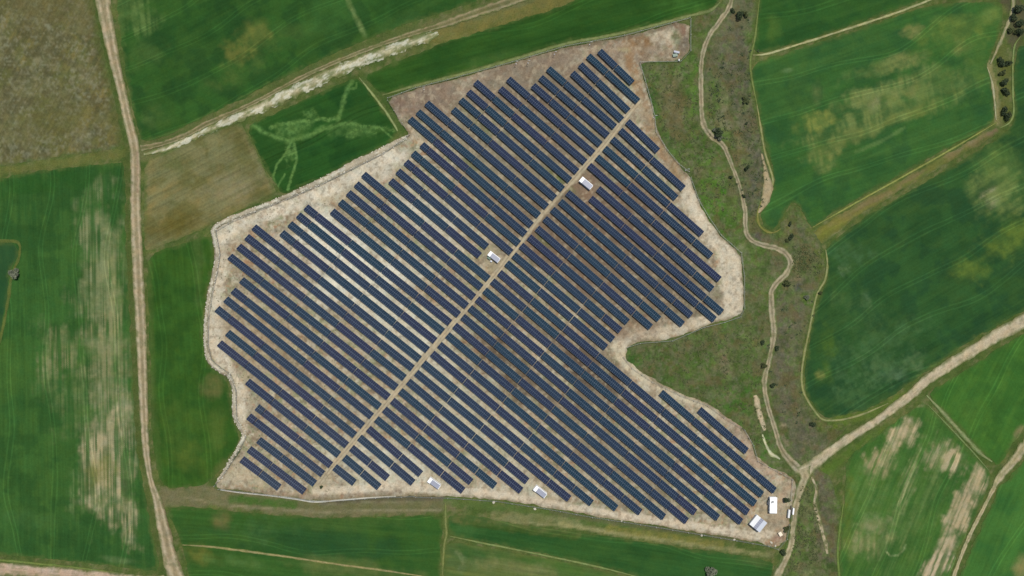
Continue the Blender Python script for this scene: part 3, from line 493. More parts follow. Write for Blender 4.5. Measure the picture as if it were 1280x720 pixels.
sheet('gravel_ground', PVP, (174, 163, 138),
      [mottle((184, 170, 142), .7, 22, seed=51), mottle((148, 132, 104), .6, 13, seed=52), mottle((176, 150, 118), .5, 9, .5, .7, seed=53), mottle((150, 155, 120), .65, 10, .5, .66, seed=50), mottle((120, 128, 88), .45, 5, .58, .7, seed=49),
       mottle((122, 104, 80), .55, 4.5, .56, .7, seed=54), mottle((176, 128, 90), .55, 5, .6, .72, seed=55), mottle((204, 194, 168), .6, 5, .55, .7, seed=56),
       # brown north and east, pale north west
       blob(640, 95, 200, 44, -15, (140, 122, 102), .95, .2, 30), blob(520, 130, 50, 26, -10, (132, 110, 94), .8, .4), blob(700, 130, 120, 60, 35, (136, 126, 104), .8, .3),
       blob(740, 290, 190, 130, 40, (126, 106, 86), .95, .2, 30), blob(830, 345, 90, 60, 40, (122, 112, 92), .6, .4), blob(700, 420, 120, 30, 40, (124, 108, 88), .7, .4), blob(640, 465, 100, 34, 40, (102, 88, 72), .85, .3, 14), blob(735, 470, 60, 34, 40, (98, 84, 72), .85, .3, 14), blob(760, 560, 130, 60, 40, (134, 122, 100), .7, .4), blob(620, 200, 120, 60, 40, (138, 128, 104), .75, .4),
       blob(480, 205, 46, 20, -32, (212, 202, 180), .9, .3, 12), blob(430, 235, 60, 14, -26, (190, 178, 148), .7), blob(440, 330, 120, 60, 40, (224, 219, 198), .92, .25, 20), blob(520, 420, 110, 50, 40, (206, 200, 176), .85, .35, 20), blob(600, 540, 120, 40, 40, (198, 192, 166), .75, .45, 14), blob(540, 270, 70, 36, 40, (204, 198, 176), .75, .4, 14), blob(290, 290, 24, 20, -20, (206, 190, 160), .8), blob(275, 420, 18, 50, 0, (200, 184, 156), .7), blob(300, 500, 14, 40, 0, (194, 176, 146), .7), blob(310, 595, 50, 16, 5, (186, 172, 140), .8), blob(340, 430, 80, 60, 40, (168, 148, 116), .6, .5, 14),
       blob(370, 470, 50, 20, 40, (140, 122, 98), .5), blob(500, 585, 130, 34, 10, (206, 200, 176), .85), blob(680, 300, 16, 6, 40, (96, 112, 66), .5), blob(590, 205, 24, 10, 40, (92, 116, 66), .5), blob(700, 225, 30, 6, 40, (84, 112, 56), .6), blob(600, 150, 40, 10, 40, (112, 124, 84), .5),
       # compound in the north
       blob(805, 55, 26, 14, 0, (132, 102, 68), .9, .4, 8), stroke([(786, 50), (788, 80), (800, 120)], 9, (150, 116, 78), .8, .3), blob(828, 48, 22, 14, 0, (192, 178, 152), .8, .6, 5), blob(815, 62, 26, 8, 0, (168, 150, 126), .6, .6, 5), blob(848, 48, 9, 10, 0, (96, 104, 66), .8), blob(856, 55, 8, 24, 0, (122, 110, 94), .8, .3), blob(778, 62, 12, 6, 0, (176, 166, 122), .8), stroke([(700, 62), (780, 48), (855, 28)], 3, (106, 92, 74), .7), blob(854, 38, 6, 8, 0, (138, 102, 80), .6),
       # east edge and notch
       stroke([(800, 120), (812, 160), (838, 205), (860, 235)], 10, (158, 128, 92), .85, .4), stroke([(862, 235), (885, 285), (912, 320), (917, 385)], 18, (212, 199, 172), .92, .25), stroke([(905, 392), (850, 412), (800, 422), (775, 432)], 10, (208, 194, 166), .9, .35), blob(795, 415, 30, 14, -10, (150, 128, 104), .7), stroke([(770, 435), (790, 462), (830, 485), (880, 505), (905, 520)], 9, (206, 192, 160), .9, .3), stroke([(905, 522), (932, 545), (940, 572), (965, 590)], 9, (176, 152, 128), .8, .4), blob(800, 140, 12, 14, 0, (168, 156, 130), .8),
       blob(975, 640, 22, 40, 5, (182, 160, 130), .8, .4, 9), blob(972, 675, 14, 8, 0, (150, 112, 92), .7), blob(950, 655, 24, 20, 0, (164, 150, 122), .7),
       # perimeter track along the bottom and the west
       stroke([(395, 612), (440, 612), (490, 609), (540, 611), (600, 615), (660, 625), (740, 639), (800, 648), (880, 660), (940, 670), (962, 668)], 7, (210, 195, 168), .97, .2, .5), stroke([(300, 612), (350, 618), (398, 622), (440, 619), (500, 615)], 4, (150, 130, 108), .6),
       stroke([(272, 300), (284, 288), (330, 268), (370, 252), (410, 236), (450, 216), (490, 194)], 13, (220, 210, 186), .8, .35), stroke([(276, 300), (276, 340), (268, 380), (266, 430), (284, 460), (300, 490), (300, 520)], 11, (216, 204, 178), .8, .4), blob(405, 600, 22, 14, -40, (188, 172, 138), .8), blob(612, 335, 16, 20, 30, (170, 152, 116), .8), blob(612, 322, 18, 14, 30, (164, 154, 122), .7), blob(735, 238, 22, 14, 40, (132, 108, 86), .8),
       mottle((116, 98, 76), .45, 4, .56, .7, seed=57), mottle((190, 176, 146), .4, 5, .58, .7, seed=58),
       stroke(TR, 5.2, (170, 156, 126), .9, .3, .4, 6)],
      ground_mat(-50, .2, .5, .3, fine=1.3), 'bare tan gravel ground of the solar farm', pitch=1.6, cat='gravel ground', z=0.16, edge=(124, 112, 84))

# ------------------------------------------------------------------ roads and paths
RD = ground_mat(88, .25, .3, .15, fine=1.6); RP = ground_mat(0, .1, .45, .25, fine=1.6)
def two_edges(L, R): return [((a[0] + b[0]) / 2, (a[1] + b[1]) / 2, abs(b[0] - a[0]) / 2) for a, b in zip(L, R)]
ta, tb, te = (190, 172, 140), (168, 150, 118), (132, 124, 88)
track = [(-1, te), (-.8, tb), (-.5, ta), (-.15, (150, 136, 102)), (.1, (146, 132, 98)), (.45, ta), (.8, ta), (1, te)]
Lr = [(110, -60), (119, 0), (128, 40), (137, 80), (146, 113), (154, 150), (161, 180), (163, 210), (163, 260), (165, 320), (168, 380), (171, 440), (174, 500), (178, 560), (185, 600), (191, 625), (197, 665), (204, 700), (210, 720), (222, 770)]
Rr = [(131, -60), (138, 0), (144, 40), (150, 75), (158, 113), (166, 150), (174, 180), (176, 210), (176, 260), (179, 320), (182, 380), (184, 440), (185, 500), (187, 560), (192, 600), (202, 625), (213, 660), (222, 697), (231, 720), (250, 770)]
ribbon('road', two_edges(Lr, Rr), track, RD, 'pale dirt road running down the left side', 0.20, .12, cat='road',
       ops=[stroke([(140, 0), (148, 60), (160, 120)], 2.2, (112, 108, 74), .7, .5), stroke([(205, 630), (213, 665), (226, 710)], 2, (120, 104, 78), .8, .5), stroke([(172, 190), (172, 240)], 1.5, (140, 112, 86), .6, .4)])
ribbon('track', [(176, 185, 5), (200, 180.5, 3.5), (230, 170, 3.5), (258, 155, 4), (290, 141, 3), (320, 127, 3), (387, 92, 3), (453, 64, 3), (507, 45, 3.5), (553, 31, 4.5), (603, 13, 6), (640, 1, 7), (690, -20, 7)],
       [(-1, (110, 108, 66)), (-.6, (168, 150, 116)), (-.2, (112, 110, 70)), (.2, (106, 106, 64)), (.6, (172, 156, 124)), (1, (128, 122, 80))], RP, 'narrow farm track running diagonally across the upper left', 0.19, .35, cat='track')
ribbon('gravel_strip', [(180, 193, 2), (213, 184, 4), (253, 165, 5), (300, 145, 6.4), (320, 137, 7.4), (363, 116, 8), (403, 97, 8), (447, 78, 8), (487, 63, 8), (515, 53, 7.5), (533, 47, 6), (548, 42, 2)],
       [(-1, (112, 118, 74)), (-.65, (142, 140, 96)), (-.2, (200, 192, 158)), (.2, (192, 184, 148)), (.6, (140, 138, 92)), (1, (108, 116, 70))], RP, 'pale stony strip beside the diagonal farm track', 0.185, .5, cat='gravel strip',
       ops=[mottle((112, 122, 76), .75, 3.2, .5, .64, seed=61, rot=-25, stretch=3.5), mottle((222, 218, 196), .6, 3, .52, .65, seed=62, rot=-25, stretch=3)])
ribbon('path', [(-60, 712, 8), (0, 711, 8), (60, 716, 8), (120, 721, 8), (180, 727, 8), (206, 722, 4)], [(-1, (150, 140, 96)), (-.75, (196, 172, 148)), (0, (188, 160, 136)), (1, (170, 150, 118))], RP, 'pinkish dirt path cut by the bottom left edge', 0.19, .2)
ribbon('service_track', [(x, y, 4.2) for x, y in TR], [(-1, (152, 138, 112)), (-.7, (182, 167, 136)), (-.35, (192, 178, 146)), (0, (166, 150, 122)), (.35, (192, 178, 146)), (.7, (182, 168, 138)), (1, (152, 138, 112))], ground_mat(130, .25, .35, .25, fine=1.6), 'straight sandy service track between the panel rows', 0.19, .3, cat='service track')
Gt = [(917, -40, 3.78), (915, -6, 3.53), (911, 10, 3.36), (900, 26, 3.36), (886, 46, 3.36), (878, 70, 3.36), (876, 100, 3.36), (877, 140, 3.36), (881, 158, 4.20), (890, 171, 4.20), (903, 181, 3.78), (909, 193, 3.36), (916, 210, 2.94), (925, 235, 2.94), (931, 262, 3.36), (932, 285, 3.36), (937, 298, 3.78), (952, 306, 3.78), (970, 310, 4.20), (982, 317, 4.20), (988, 329, 4.20), (982, 343, 4.20), (970, 355, 4.20), (964, 367, 4.20), (965, 390, 4.20), (967, 412, 4.20), (965, 432, 3.78), (960, 455, 3.36), (955.5, 474, 4), (957, 495, 3.36), (962, 515, 3.36), (970, 540, 3.78), (976, 560, 4.20), (985, 573, 5.04), (1000, 588, 6.72)]
ribbon('gully_track', Gt, [(-1, (132, 126, 92)), (-.7, (178, 166, 134)), (-.3, (162, 148, 118)), (0, (118, 112, 82)), (.3, (164, 150, 120)), (.7, (180, 168, 136)), (1, (132, 124, 94))], RP, 'winding pale dirt track through the gully on the right', 0.195, .25, cat='track')
ribbon('dirt_road', [(1002, 592, 10), (1012, 584, 7.5), (1035, 566, 6), (1056, 551, 5.6), (1081, 535, 5.2), (1101, 522, 5.2), (1118, 509, 5.4), (1143, 490, 6), (1163, 472, 6.4), (1218, 437, 7.4), (1280, 401, 8.4), (1360, 360, 10), (1440, 320, 10)], [(-1, (150, 138, 104)), (-.7, (196, 182, 148)), (-.2, (198, 180, 148)), (.3, (184, 168, 136)), (.75, (196, 182, 148)), (1, (134, 132, 92))], RP, 'pale dirt road leaving through the right edge', 0.205, .2, cat='road')
ribbon('lane', [(1003, 586, 11), (1006, 596, 6), (1000, 612, 5), (995, 632, 4.5), (992, 655, 4.2), (989, 680, 4.2), (983, 697, 4.5), (972, 720, 5), (958, 760, 5)], [(-1, (146, 140, 104)), (-.7, (186, 172, 138)), (0, (148, 136, 102)), (.6, (188, 176, 142)), (1, (150, 142, 106))], RP, 'pale lane running down past the solar farm gate', 0.21, .2, cat='lane')
ribbon('path', [(1310, 520, 6), (1280, 558, 6.5), (1264, 580, 6), (1250, 595, 5.5), (1243, 608, 3), (1228, 638, 2.6), (1213, 667, 2.6), (1195, 712, 2.4), (1180, 760, 2.4)], [(-1, (140, 136, 92)), (-.6, (196, 178, 146)), (0, (160, 150, 106)), (.6, (186, 172, 134)), (1, (134, 132, 84))], RP, 'pale field path in the lower right corner', 0.19, .3)
thin = lambda c, e: [(-1, e), (-.3, c), (.3, c), (1, e)]
def line(pts, wd, c, e, label, z=0.18):
    c = tuple(.75 * p + .25 * q for p, q in zip(c, e)); return ribbon('field_edge', [(x, y, wd * (.3 if k in (0, len(pts) - 1) else 1)) for k, (x, y) in enumerate(pts)], thin(c, e), RP, label, z, .5, cat='field edge')
line([(941, 69), (960, 67), (1000, 55), (1060, 36), (1120, 16), (1162, 0), (1190, -14)], 1.7, (196, 186, 142), (130, 140, 84), 'thin pale line between the two upper right fields')
line([(449, 97), (462, 113), (472, 126), (484, 142), (494, 158), (497, 164)], 1.7, (168, 172, 124), (100, 122, 66), 'thin pale edge beside the small streaked field')
line([(228, 681), (260, 683), (300, 688), (360, 696), (420, 705), (480, 713), (540, 722)], 1.6, (176, 158, 112), (108, 116, 62), 'thin pale path across the bottom left green strip')
line([(562, 670), (600, 678), (680, 694), (750, 709), (805, 723)], 1.4, (150, 158, 104), (88, 110, 58), 'thin pale path across the bottom green strip')
line([(557, 628), (557, 650), (558, 668), (555, 684), (553, 722)], 1.7, (142, 142, 92), (96, 112, 58), 'narrow grassy lane between the two bottom fields')
line([(1158, 494), (1180, 517), (1205, 545), (1225, 566), (1240, 577)], 3.0, (160, 158, 120), (84, 116, 62), 'pale grassy strip between the two lower right fields')
line([(1160, 506), (1185, 532), (1215, 564), (1236, 588)], 1.1, (142, 150, 104), (78, 112, 56), 'thin pale line beside the pale grassy strip')
line([(-60, 301), (0, 301), (17, 301.5), (24, 305), (25, 314), (23, 325), (17, 338), (13, 352), (11, 370), (6, 398), (0, 425), (-6, 440)], 1.9, (104, 110, 56), (74, 96, 48), 'yellowish margin round the dark plot at the left edge', .19)
line([(1032, 312), (1034, 330), (1031, 350), (1022, 366), (1017, 385), (1011, 415), (1004, 450), (1002, 475), (1006, 494), (1020, 516), (1031, 525), (1055, 524), (1080, 517), (1110, 504)], 1.7, (164, 160, 116), (104, 116, 60), 'thin pale margin round the dark green right field')
line([(949, 0), (944, 45), (938, 75), (940, 100), (946, 130)], 1.5, (128, 140, 84), (94, 108, 56), 'thin grassy margin left of the upper right fields')
line([(946, 130), (951, 160), (956, 190), (966, 225), (961, 243)], 1.6, (170, 164, 116), (110, 118, 64), 'thin pale margin left of the worn green field')
line([(952, 250), (947, 268), (951, 284), (965, 291), (976, 286)], 1.6, (150, 140, 78), (100, 112, 52), 'yellowish margin round the corner of the worn green field')
line([(1016, 284), (1060, 259), (1130, 220), (1190, 186), (1246, 153)], 1.4, (160, 160, 96), (104, 118, 56), 'thin pale line above the olive grass strip')
line([(1234, 84), (1240, 103), (1243, 125), (1245, 150)], 1.8, (190, 180, 146), (128, 130, 84), 'pale margin left of the bushes at right')
line([(1258, -20), (1266, 0), (1264, 18), (1258, 34), (1248, 58), (1238, 80)], 2.6, (184, 172, 136), (124, 124, 82), 'pale path left of the bushes at upper right')
line([(1276, 45), (1268, 58), (1266, 80), (1266, 115), (1267, 140), (1262, 153), (1250, 160)], 1.3, (150, 158, 108), (92, 116, 58), 'thin pale margin right of the bushes')
line([(1052, 770), (1049, 720), (1047, 690), (1050, 660), (1054, 630)], 1.5, (126, 142, 80), (78, 108, 48), 'thin grassy margin left of the patchy lower right field')
line([(478, 119), (520, 107), (560, 97), (640, 75), (707, 55), (780, 41), (862, 20), (888, 13), (900, 3)], 2.2, (140, 146, 100), (96, 112, 62), 'grassy margin along the top fence', .17)
ribbon('bare_patch', [(952, 192, .8), (957, 214, 2.5), (960, 232, 5.5), (958, 246, 6), (953, 258, 3), (948, 266, 1)], [(-1, (130, 122, 88)), (-.5, (172, 154, 118)), (.5, (176, 158, 122)), (1, (140, 132, 92))], RP, 'bare tan wedge of soil left of the worn green field', .183, .3, cat='bare soil')
line([(-60, 696), (0, 700), (80, 708), (150, 716)], 1.6, (128, 136, 78), (84, 110, 52), 'grassy margin above the pinkish path', .17)
ribbon('eroded_bank', [(944, 494, 3), (947, 505, 5), (949, 515, 4), (953, 528, 4), (956, 538, 2)], thin((198, 180, 146), (160, 146, 112)), RP, 'pale eroded bank left of the winding gully track', .185, .4, cat='bank')
ribbon('eroded_bank', [(953, 543, 1), (957, 555, 2), (963, 566, 2.6), (971, 571, 2.4), (975, 574, 1)], thin((206, 204, 170), (150, 158, 112)), RP, 'small pale curved bank in the green below the eroded one', .185, .4, cat='bank')
ribbon('eroded_bank', [(1015, 596, 2), (1020, 612, 2.2), (1018, 628, 3), (1022, 645, 3), (1027, 662, 3), (1031, 678, 3), (1034, 692, 2)], thin((186, 170, 138), (130, 126, 90)), RP, 'long thin eroded bank below the road junction', .185, .5, cat='bank', ops=[mottle((98, 104, 66), .8, 5, .52, .62, seed=66)])

# ------------------------------------------------------------------ stony bank along the west side
BANK = [(508, 172, 3), (480, 187, 4), (440, 207, 4.5), (400, 227, 4), (360, 245, 3), (320, 261, 3), (285, 275, 3), (268, 286, 3), (269, 300, 3.2), (272, 318, 3.5), (268, 345, 3), (262, 368, 2.6), (258, 395, 2), (257, 430, 2.2), (262, 450, 3), (274, 462, 3.5), (287, 470, 3.2), (293, 488, 3), (294, 520, 3), (305, 542, 3), (300, 556, 2.5), (286, 580, 2), (274, 600, 2)]
ribbon('rubble_bank', BANK, [(-1, (120, 122, 92)), (-.6, (186, 178, 152)), (-.15, (214, 208, 188)), (.3, (204, 196, 174)), (.7, (184, 170, 142)), (1, (142, 128, 102))], ground_mat(0, .1, .6, .35, fine=1.8), 'white stony bank along the left side of the solar farm', .2, .35, cat='stony bank', kind='stuff',
       lift=lambda a, i: 0.8 * max(0, 1 - a * a), ops=[mottle((150, 138, 112), .75, 5, .5, .64, seed=64), mottle((176, 164, 138), .7, 16, .45, .6, seed=65)])
rv, rf = [], []
def rock(x, y, z, r):
    b = len(rv); n = 6
    for k, (zz, q) in enumerate(((-.4, .7), (.15, 1.0), (.6, .6))):
        for j in range(n):
            a = j * 2 * math.pi / n + k * .4; u = r * q * random.uniform(.75, 1.2)
            rv.append((x + u * math.cos(a), y + u * math.sin(a), z + zz * r * random.uniform(.8, 1.2)))
    for k in range(2):
        for j in range(n): rf.append((b + k * n + j, b + k * n + (j + 1) % n, b + (k + 1) * n + (j + 1) % n, b + (k + 1) * n + j))
    rf.append(tuple(b + 2 * n + j for j in range(n)))
cb = catmull(BANK, 1.2)
for p in cb:
    for _ in range(3):
        a = random.gauss(0, .55); x, y = W(p[0] + random.uniform(-1, 1) * p[2] * .8, p[1] + random.uniform(-1, 1) * p[2] * .8)
        rock(x, y, .55, random.uniform(.15, .5))
ms = plain('pale_stone', (206, 198, 176), .9, var=.3, scale=.6)
tag(mesh_obj('rubble', rv, rf, ms), 'loose white stones heaped on the bank at left', 'stones', kind='stuff')

# ------------------------------------------------------------------ solar panel rows
mp_, nt, b = new_mat('panel_glass'); N = nt.nodes; L = nt.links
uv = N.new('ShaderNodeUVMap'); uv.uv_map = 'UVMap'
sx = N.new('ShaderNodeSeparateXYZ'); L.new(uv.outputs['UV'], sx.inputs[0])
def m2(op, a, bv):
    q = N.new('ShaderNodeMath'); q.operation = op
    for i, t in enumerate((a, bv)):
        if t is None: continue
        if isinstance(t, (int, float)): q.inputs[i].default_value = t
        else: L.new(t, q.inputs[i])
    return q.outputs[0]
def gridline(sock, period, width):
    return m2('LESS_THAN', m2('FRACT', m2('DIVIDE', m2('ADD', sock, width / 2), period), None), width / period)
frame = m2('MAXIMUM', gridline(sx.outputs['X'], 1.06, .05), gridline(sx.outputs['Y'], 1.875, .09))
cell = m2('MAXIMUM', gridline(sx.outputs['X'], .176, .012), gridline(sx.outputs['Y'], .175, .012))
oi = N.new('ShaderNodeObjectInfo')
mxc = N.new('ShaderNodeMix'); mxc.data_type = 'RGBA'
mxc.inputs['A'].default_value = (0.007, 0.021, 0.033, 1); mxc.inputs['B'].default_value = (0.012, 0.015, 0.034, 1)
L.new(oi.outputs['Random'], mxc.inputs['Factor'])
# module to module variation
wn = N.new('ShaderNodeTexWhiteNoise'); wn.noise_dimensions = '3D'
cmb = N.new('ShaderNodeCombineXYZ'); L.new(m2('FLOOR', m2('DIVIDE', sx.outputs['X'], 1.06), None), cmb.inputs[0]); L.new(m2('FLOOR', m2('DIVIDE', sx.outputs['Y'], 1.875), None), cmb.inputs[1]); L.new(oi.outputs['Random'], cmb.inputs[2])
L.new(cmb.outputs[0], wn.inputs['Vector'])
scl = N.new('ShaderNodeVectorMath'); scl.operation = 'SCALE'; L.new(mxc.outputs['Result'], scl.inputs[0]); L.new(m2('ADD', m2('MULTIPLY', wn.outputs['Value'], .16), .92), scl.inputs['Scale'])
mxd = N.new('ShaderNodeMix'); mxd.data_type = 'RGBA'; L.new(m2('MULTIPLY', cell, .1), mxd.inputs['Factor']); L.new(scl.outputs[0], mxd.inputs['A']); mxd.inputs['B'].default_value = (.05, .07, .11, 1)
mxe = N.new('ShaderNodeMix'); mxe.data_type = 'RGBA'; L.new(frame, mxe.inputs['Factor']); L.new(mxd.outputs['Result'], mxe.inputs['A']); mxe.inputs['B'].default_value = (.12, .15, .18, 1)
L.new(mxe.outputs['Result'], b.inputs['Base Color'])
b.inputs['Roughness'].default_value = .03; b.inputs['IOR'].default_value = 1.45
b.inputs['Specular IOR Level'].default_value = 0.26
STEEL = plain('galvanised_steel', (0.32, 0.33, 0.34), .45, .6, raw=True)

TILT = math.radians(22); SLOPE = 3.75; CT, ST = math.cos(TILT), math.sin(TILT); ZC = 1.1
_tm = {}
def table_meshes(length):
    n = max(2, round(length / 1.06)); key = round(length, 1)
    if key in _tm: return _tm[key]
    Ln = key
    def pt(x, v, off=0):      # v from -1.875 (high edge, -y) to 1.95 (low edge, +y)
        return (x, v * CT + off * ST, ZC - v * ST + off * CT)
    vs = [pt(x, v, o) for o in (-.04, 0) for x, v in ((-Ln / 2, -1.875), (Ln / 2, -1.875), (Ln / 2, 1.875), (-Ln / 2, 1.875))]
    fs = [(0, 3, 2, 1), (4, 5, 6, 7), (0, 1, 5, 4), (1, 2, 6, 5), (2, 3, 7, 6), (3, 0, 4, 7)]
    me = bpy.data.meshes.new('panel_table'); me.from_pydata(vs, [], fs); me.materials.append(mp_)
    ul = me.uv_layers.new(name='UVMap')
    uvq = [(0, 0), (Ln, 0), (Ln, 3.75), (0, 3.75)]
    for p in me.polygons:
        for k, li in enumerate(p.loop_indices):
            vi = me.loops[li].vertex_index % 4; ul.data[li].uv = uvq[vi]
    fb = MB()
    for v in (-1.5, -.6, .6, 1.5): fb.bar(pt(-Ln / 2 + .1, v, -.1), pt(Ln / 2 - .1, v, -.1), .07)
    k = max(2, round(Ln / 4.2) + 1)
    for i in range(k):
        x = -Ln / 2 + .6 + (Ln - 1.2) * i / (k - 1)
        fb.bar(pt(x, -1.8, -.18), pt(x, 1.8, -.18), .08)
        for v in (-1.2, 1.2):
            p = pt(x, v, -.22); fb.bar((p[0], p[1], 0), p, .1)
    me2 = bpy.data.meshes.new('support_frame'); me2.from_pydata(fb.v, [], fb.f); me2.materials.append(STEEL)
    _tm[key] = (me, me2, Ln); return _tm[key]

OW = [(751,65,789,102),(737,71,796,125),(727,82,784,137),(717,92.5,776,148),(687,87,767,157),(677.5,98,758,168),(668,108,749,179),(637,100,740,190),(627,112,730,201),(596,104,720,213),(587,116,711,224),(577.5,126,702,235),(568,138,692,246),(535,130,682,257),(524,141,672,268),(514,150,663,280),(529,182,655,291),(518,192.5,647,303),(509,203.5,637.5,314),(499,215,607,307),(490,227,598,318),(456,219,609,347),(447,231,600,358),(437,242,591,370),(427,253.5,582,381),(417,265,572,392),(384,260,561,402),(374.5,270,552,413),(364,281,542.5,424.5),(354,292,533,436),(319,285,523,447.5),(310,297,514,459),(300,309,504,471),(289,321.5,494,483),(303.5,351,484,495),(293,364,473,507),(284,375,463,519),(273,387,452,531),(286,417,442,542.5),(276,430,432,555),(311,478,422,567),(323,510,412,580),(312.5,521.5,402,591),(325,551,392,603),(313,562.5,379,613),(304,575,347.5,608)]
OE = [(420,585,441.5,602),(432,573,472.5,607.5),(441,561,483,596),(451,548,515,602),(462,537,524.5,591),(472,525,577.5,612),(482,513,587.5,601),(492,502,617.5,606),(502,490,650,612),(512,478,657.5,600),(522,467,710,622),(531,455,738,627.5),(542,443,769,634),(551,432,799,639),(561,420,828.5,645),(570,408,857,650),(580,397,867.5,639),(589,386,896,646),(598,375,925,651),(607.5,364,933.5,639),(617,352.5,942.5,628),(626,342,951,617),(635,330,756,433),(644,320,765,423),(653,308,774,412),(663,297.5,783,401),(673,286.5,812,407.5),(682.5,274.5,822.5,397.5),(692,263,852,404),(702,253,862.5,393),(711,242,892,398),(740,249,901,389),(749.5,237,889,360),(738,208,898,348),(748,197.5,887.5,318.5),(757.5,186.5,876,291),(767,175,844,246),(777,164,853,234),(786,153,821,187)]
EX = [(828,492,967,612),(876,513.5,932,562.5)]
ORD = 'zeroth first second third fourth fifth sixth seventh eighth ninth tenth eleventh twelfth thirteenth fourteenth fifteenth sixteenth seventeenth eighteenth nineteenth twentieth'.split()
SUN = d
minang = [9e9, None]
def solar_row(q, label, group, gaps_from_start):
    x0, y0 = W(q[0], q[1], ZC); x1, y1 = W(q[2], q[3], ZC)
    ln = math.hypot(x1 - x0, y1 - y0); a = math.atan2(y1 - y0, x1 - x0)
    ext = 0.9; x0 -= math.cos(a) * ext; y0 -= math.sin(a) * ext; ln += 2 * ext   # traced points sit just inside the ends
    o = empty('solar_panel_row', ((x0 + x1) / 2, (y0 + y1) / 2, .16), a)
    x1 += math.cos(a) * ext; y1 += math.sin(a) * ext
    o.location = ((x0 + x1) / 2, (y0 + y1) / 2, .16)
    tag(o, label, 'solar panels', group)
    # tables of 20 modules counted from the service track, a gap between tables
    rest = ln; parts = []; full = 20 * 1.06; gap = .22
    while rest > 1.5:
        if rest > full + gap + 4: s = full
        else: s = rest if rest <= full + 1.2 else rest / 2
        parts.append(s); rest -= s + gap
    pos = 0.0
    for s in parts:
        me, me2, Ln = table_meshes(s - .05)
        c = -ln / 2 + pos + s / 2 if gaps_from_start else ln / 2 - pos - s / 2
        t = bpy.data.objects.new('panel_table', me); COL.objects.link(t); t.parent = o; t.location = (c, 0, random.uniform(-.08, .08))
        t.rotation_euler = (random.gauss(0, .014), random.gauss(0, .004), random.gauss(0, .0015))
        f = bpy.data.objects.new('support_frame', me2); COL.objects.link(f); f.parent = t
        pos += s + gap
        # how near the mirrored view of this table comes to the sun
        P = Vector((x0 + (x1 - x0) * .5, y0 + (y1 - y0) * .5, 1)); v = (Vector((0, 0, H)) - P).normalized()
        nrm = Vector((-math.sin(a) * ST, math.cos(a) * ST, CT)); r = nrm * (2 * nrm.dot(v)) - v
        an = math.degrees(r.angle(SUN))
        if an < minang[0]: minang[0] = an; minang[1] = label
def size_word(q):
    l = math.hypot(q[2] - q[0], q[3] - q[1])
    return 'very short' if l < 70 else 'short' if l < 105 else 'medium length' if l < 190 else 'long'
GW = 'panel rows left of the service track'; GE = 'panel rows right of the service track'
for i, q in enumerate(OW):
    k = i + 1; s = size_word(q)
    if k == 1: lb = 'very short panel row topmost of all left of the service track'
    elif k <= 10: lb = f'{s} panel row left of the service track, {ORD[k]} from the top'
    elif k <= 19: lb = f'{s} panel row left of the service track, {ORD[20 - k]} above the left kiosk'
    elif k == 20: lb = 'panel row stopping short above the kiosk left of the service track'
    elif k == 21: lb = 'panel row stopping short to the left of the left kiosk'
    elif k <= 33: lb = f'{s} panel row left of the service track, {ORD[k - 21]} below the left kiosk'
    elif k < 46: lb = f'{s} panel row left of the service track, {ORD[47 - k]} from the bottom'
    else: lb = 'very short panel row lowest of all left of the service track'
    solar_row(q, lb, GW, False)
for i, q in enumerate(OE):
    k = i + 1; s = size_word(q)
    if k == 1: lb = 'tiny panel row at the bottom end of the service track'
    elif k <= 4: lb = f'{s} panel row right of the service track, {ORD[k]} from its bottom end'
    elif k == 5: lb = 'short panel row ending just left of the leftmost bottom kiosk'
    elif k <= 9: lb = f'{s} panel row passing right of the leftmost bottom kiosk, {ORD[k - 5]} from it'
    elif k == 10: lb = 'panel row ending just left of the kiosk at bottom centre'
    elif k <= 18: lb = f'{s} panel row passing right of the bottom centre kiosk, {ORD[k - 10]} from it'
    elif k <= 22: lb = f'long panel row right of the track, {ORD[23 - k]} below the rows ending at the notch'
    elif k <= 26: lb = f'{s} panel row right of the track ending at the notch, {ORD[k - 22]} from below'
    elif k <= 31: lb = f'{s} panel row right of the track, {ORD[32 - k]} below the right kiosk'
    elif k == 32: lb = 'panel row starting just below the kiosk right of the service track'
    elif k == 33: lb = 'panel row starting just behind the kiosk right of the service track'
    elif k < 39: lb = f'{s} panel row right of the track, {ORD[k - 33]} above the right kiosk'
    else: lb = 'very short panel row topmost of all right of the service track'
    solar_row(q, lb, GE, True)
solar_row(EX[0], 'separate panel row ending beside the white cabin, outermost but one at lower right', GE, True)
solar_row(EX[1], 'very short separate panel row at the lower right edge of the solar farm', GE, True)
print('nearest mirror of sun:', minang)

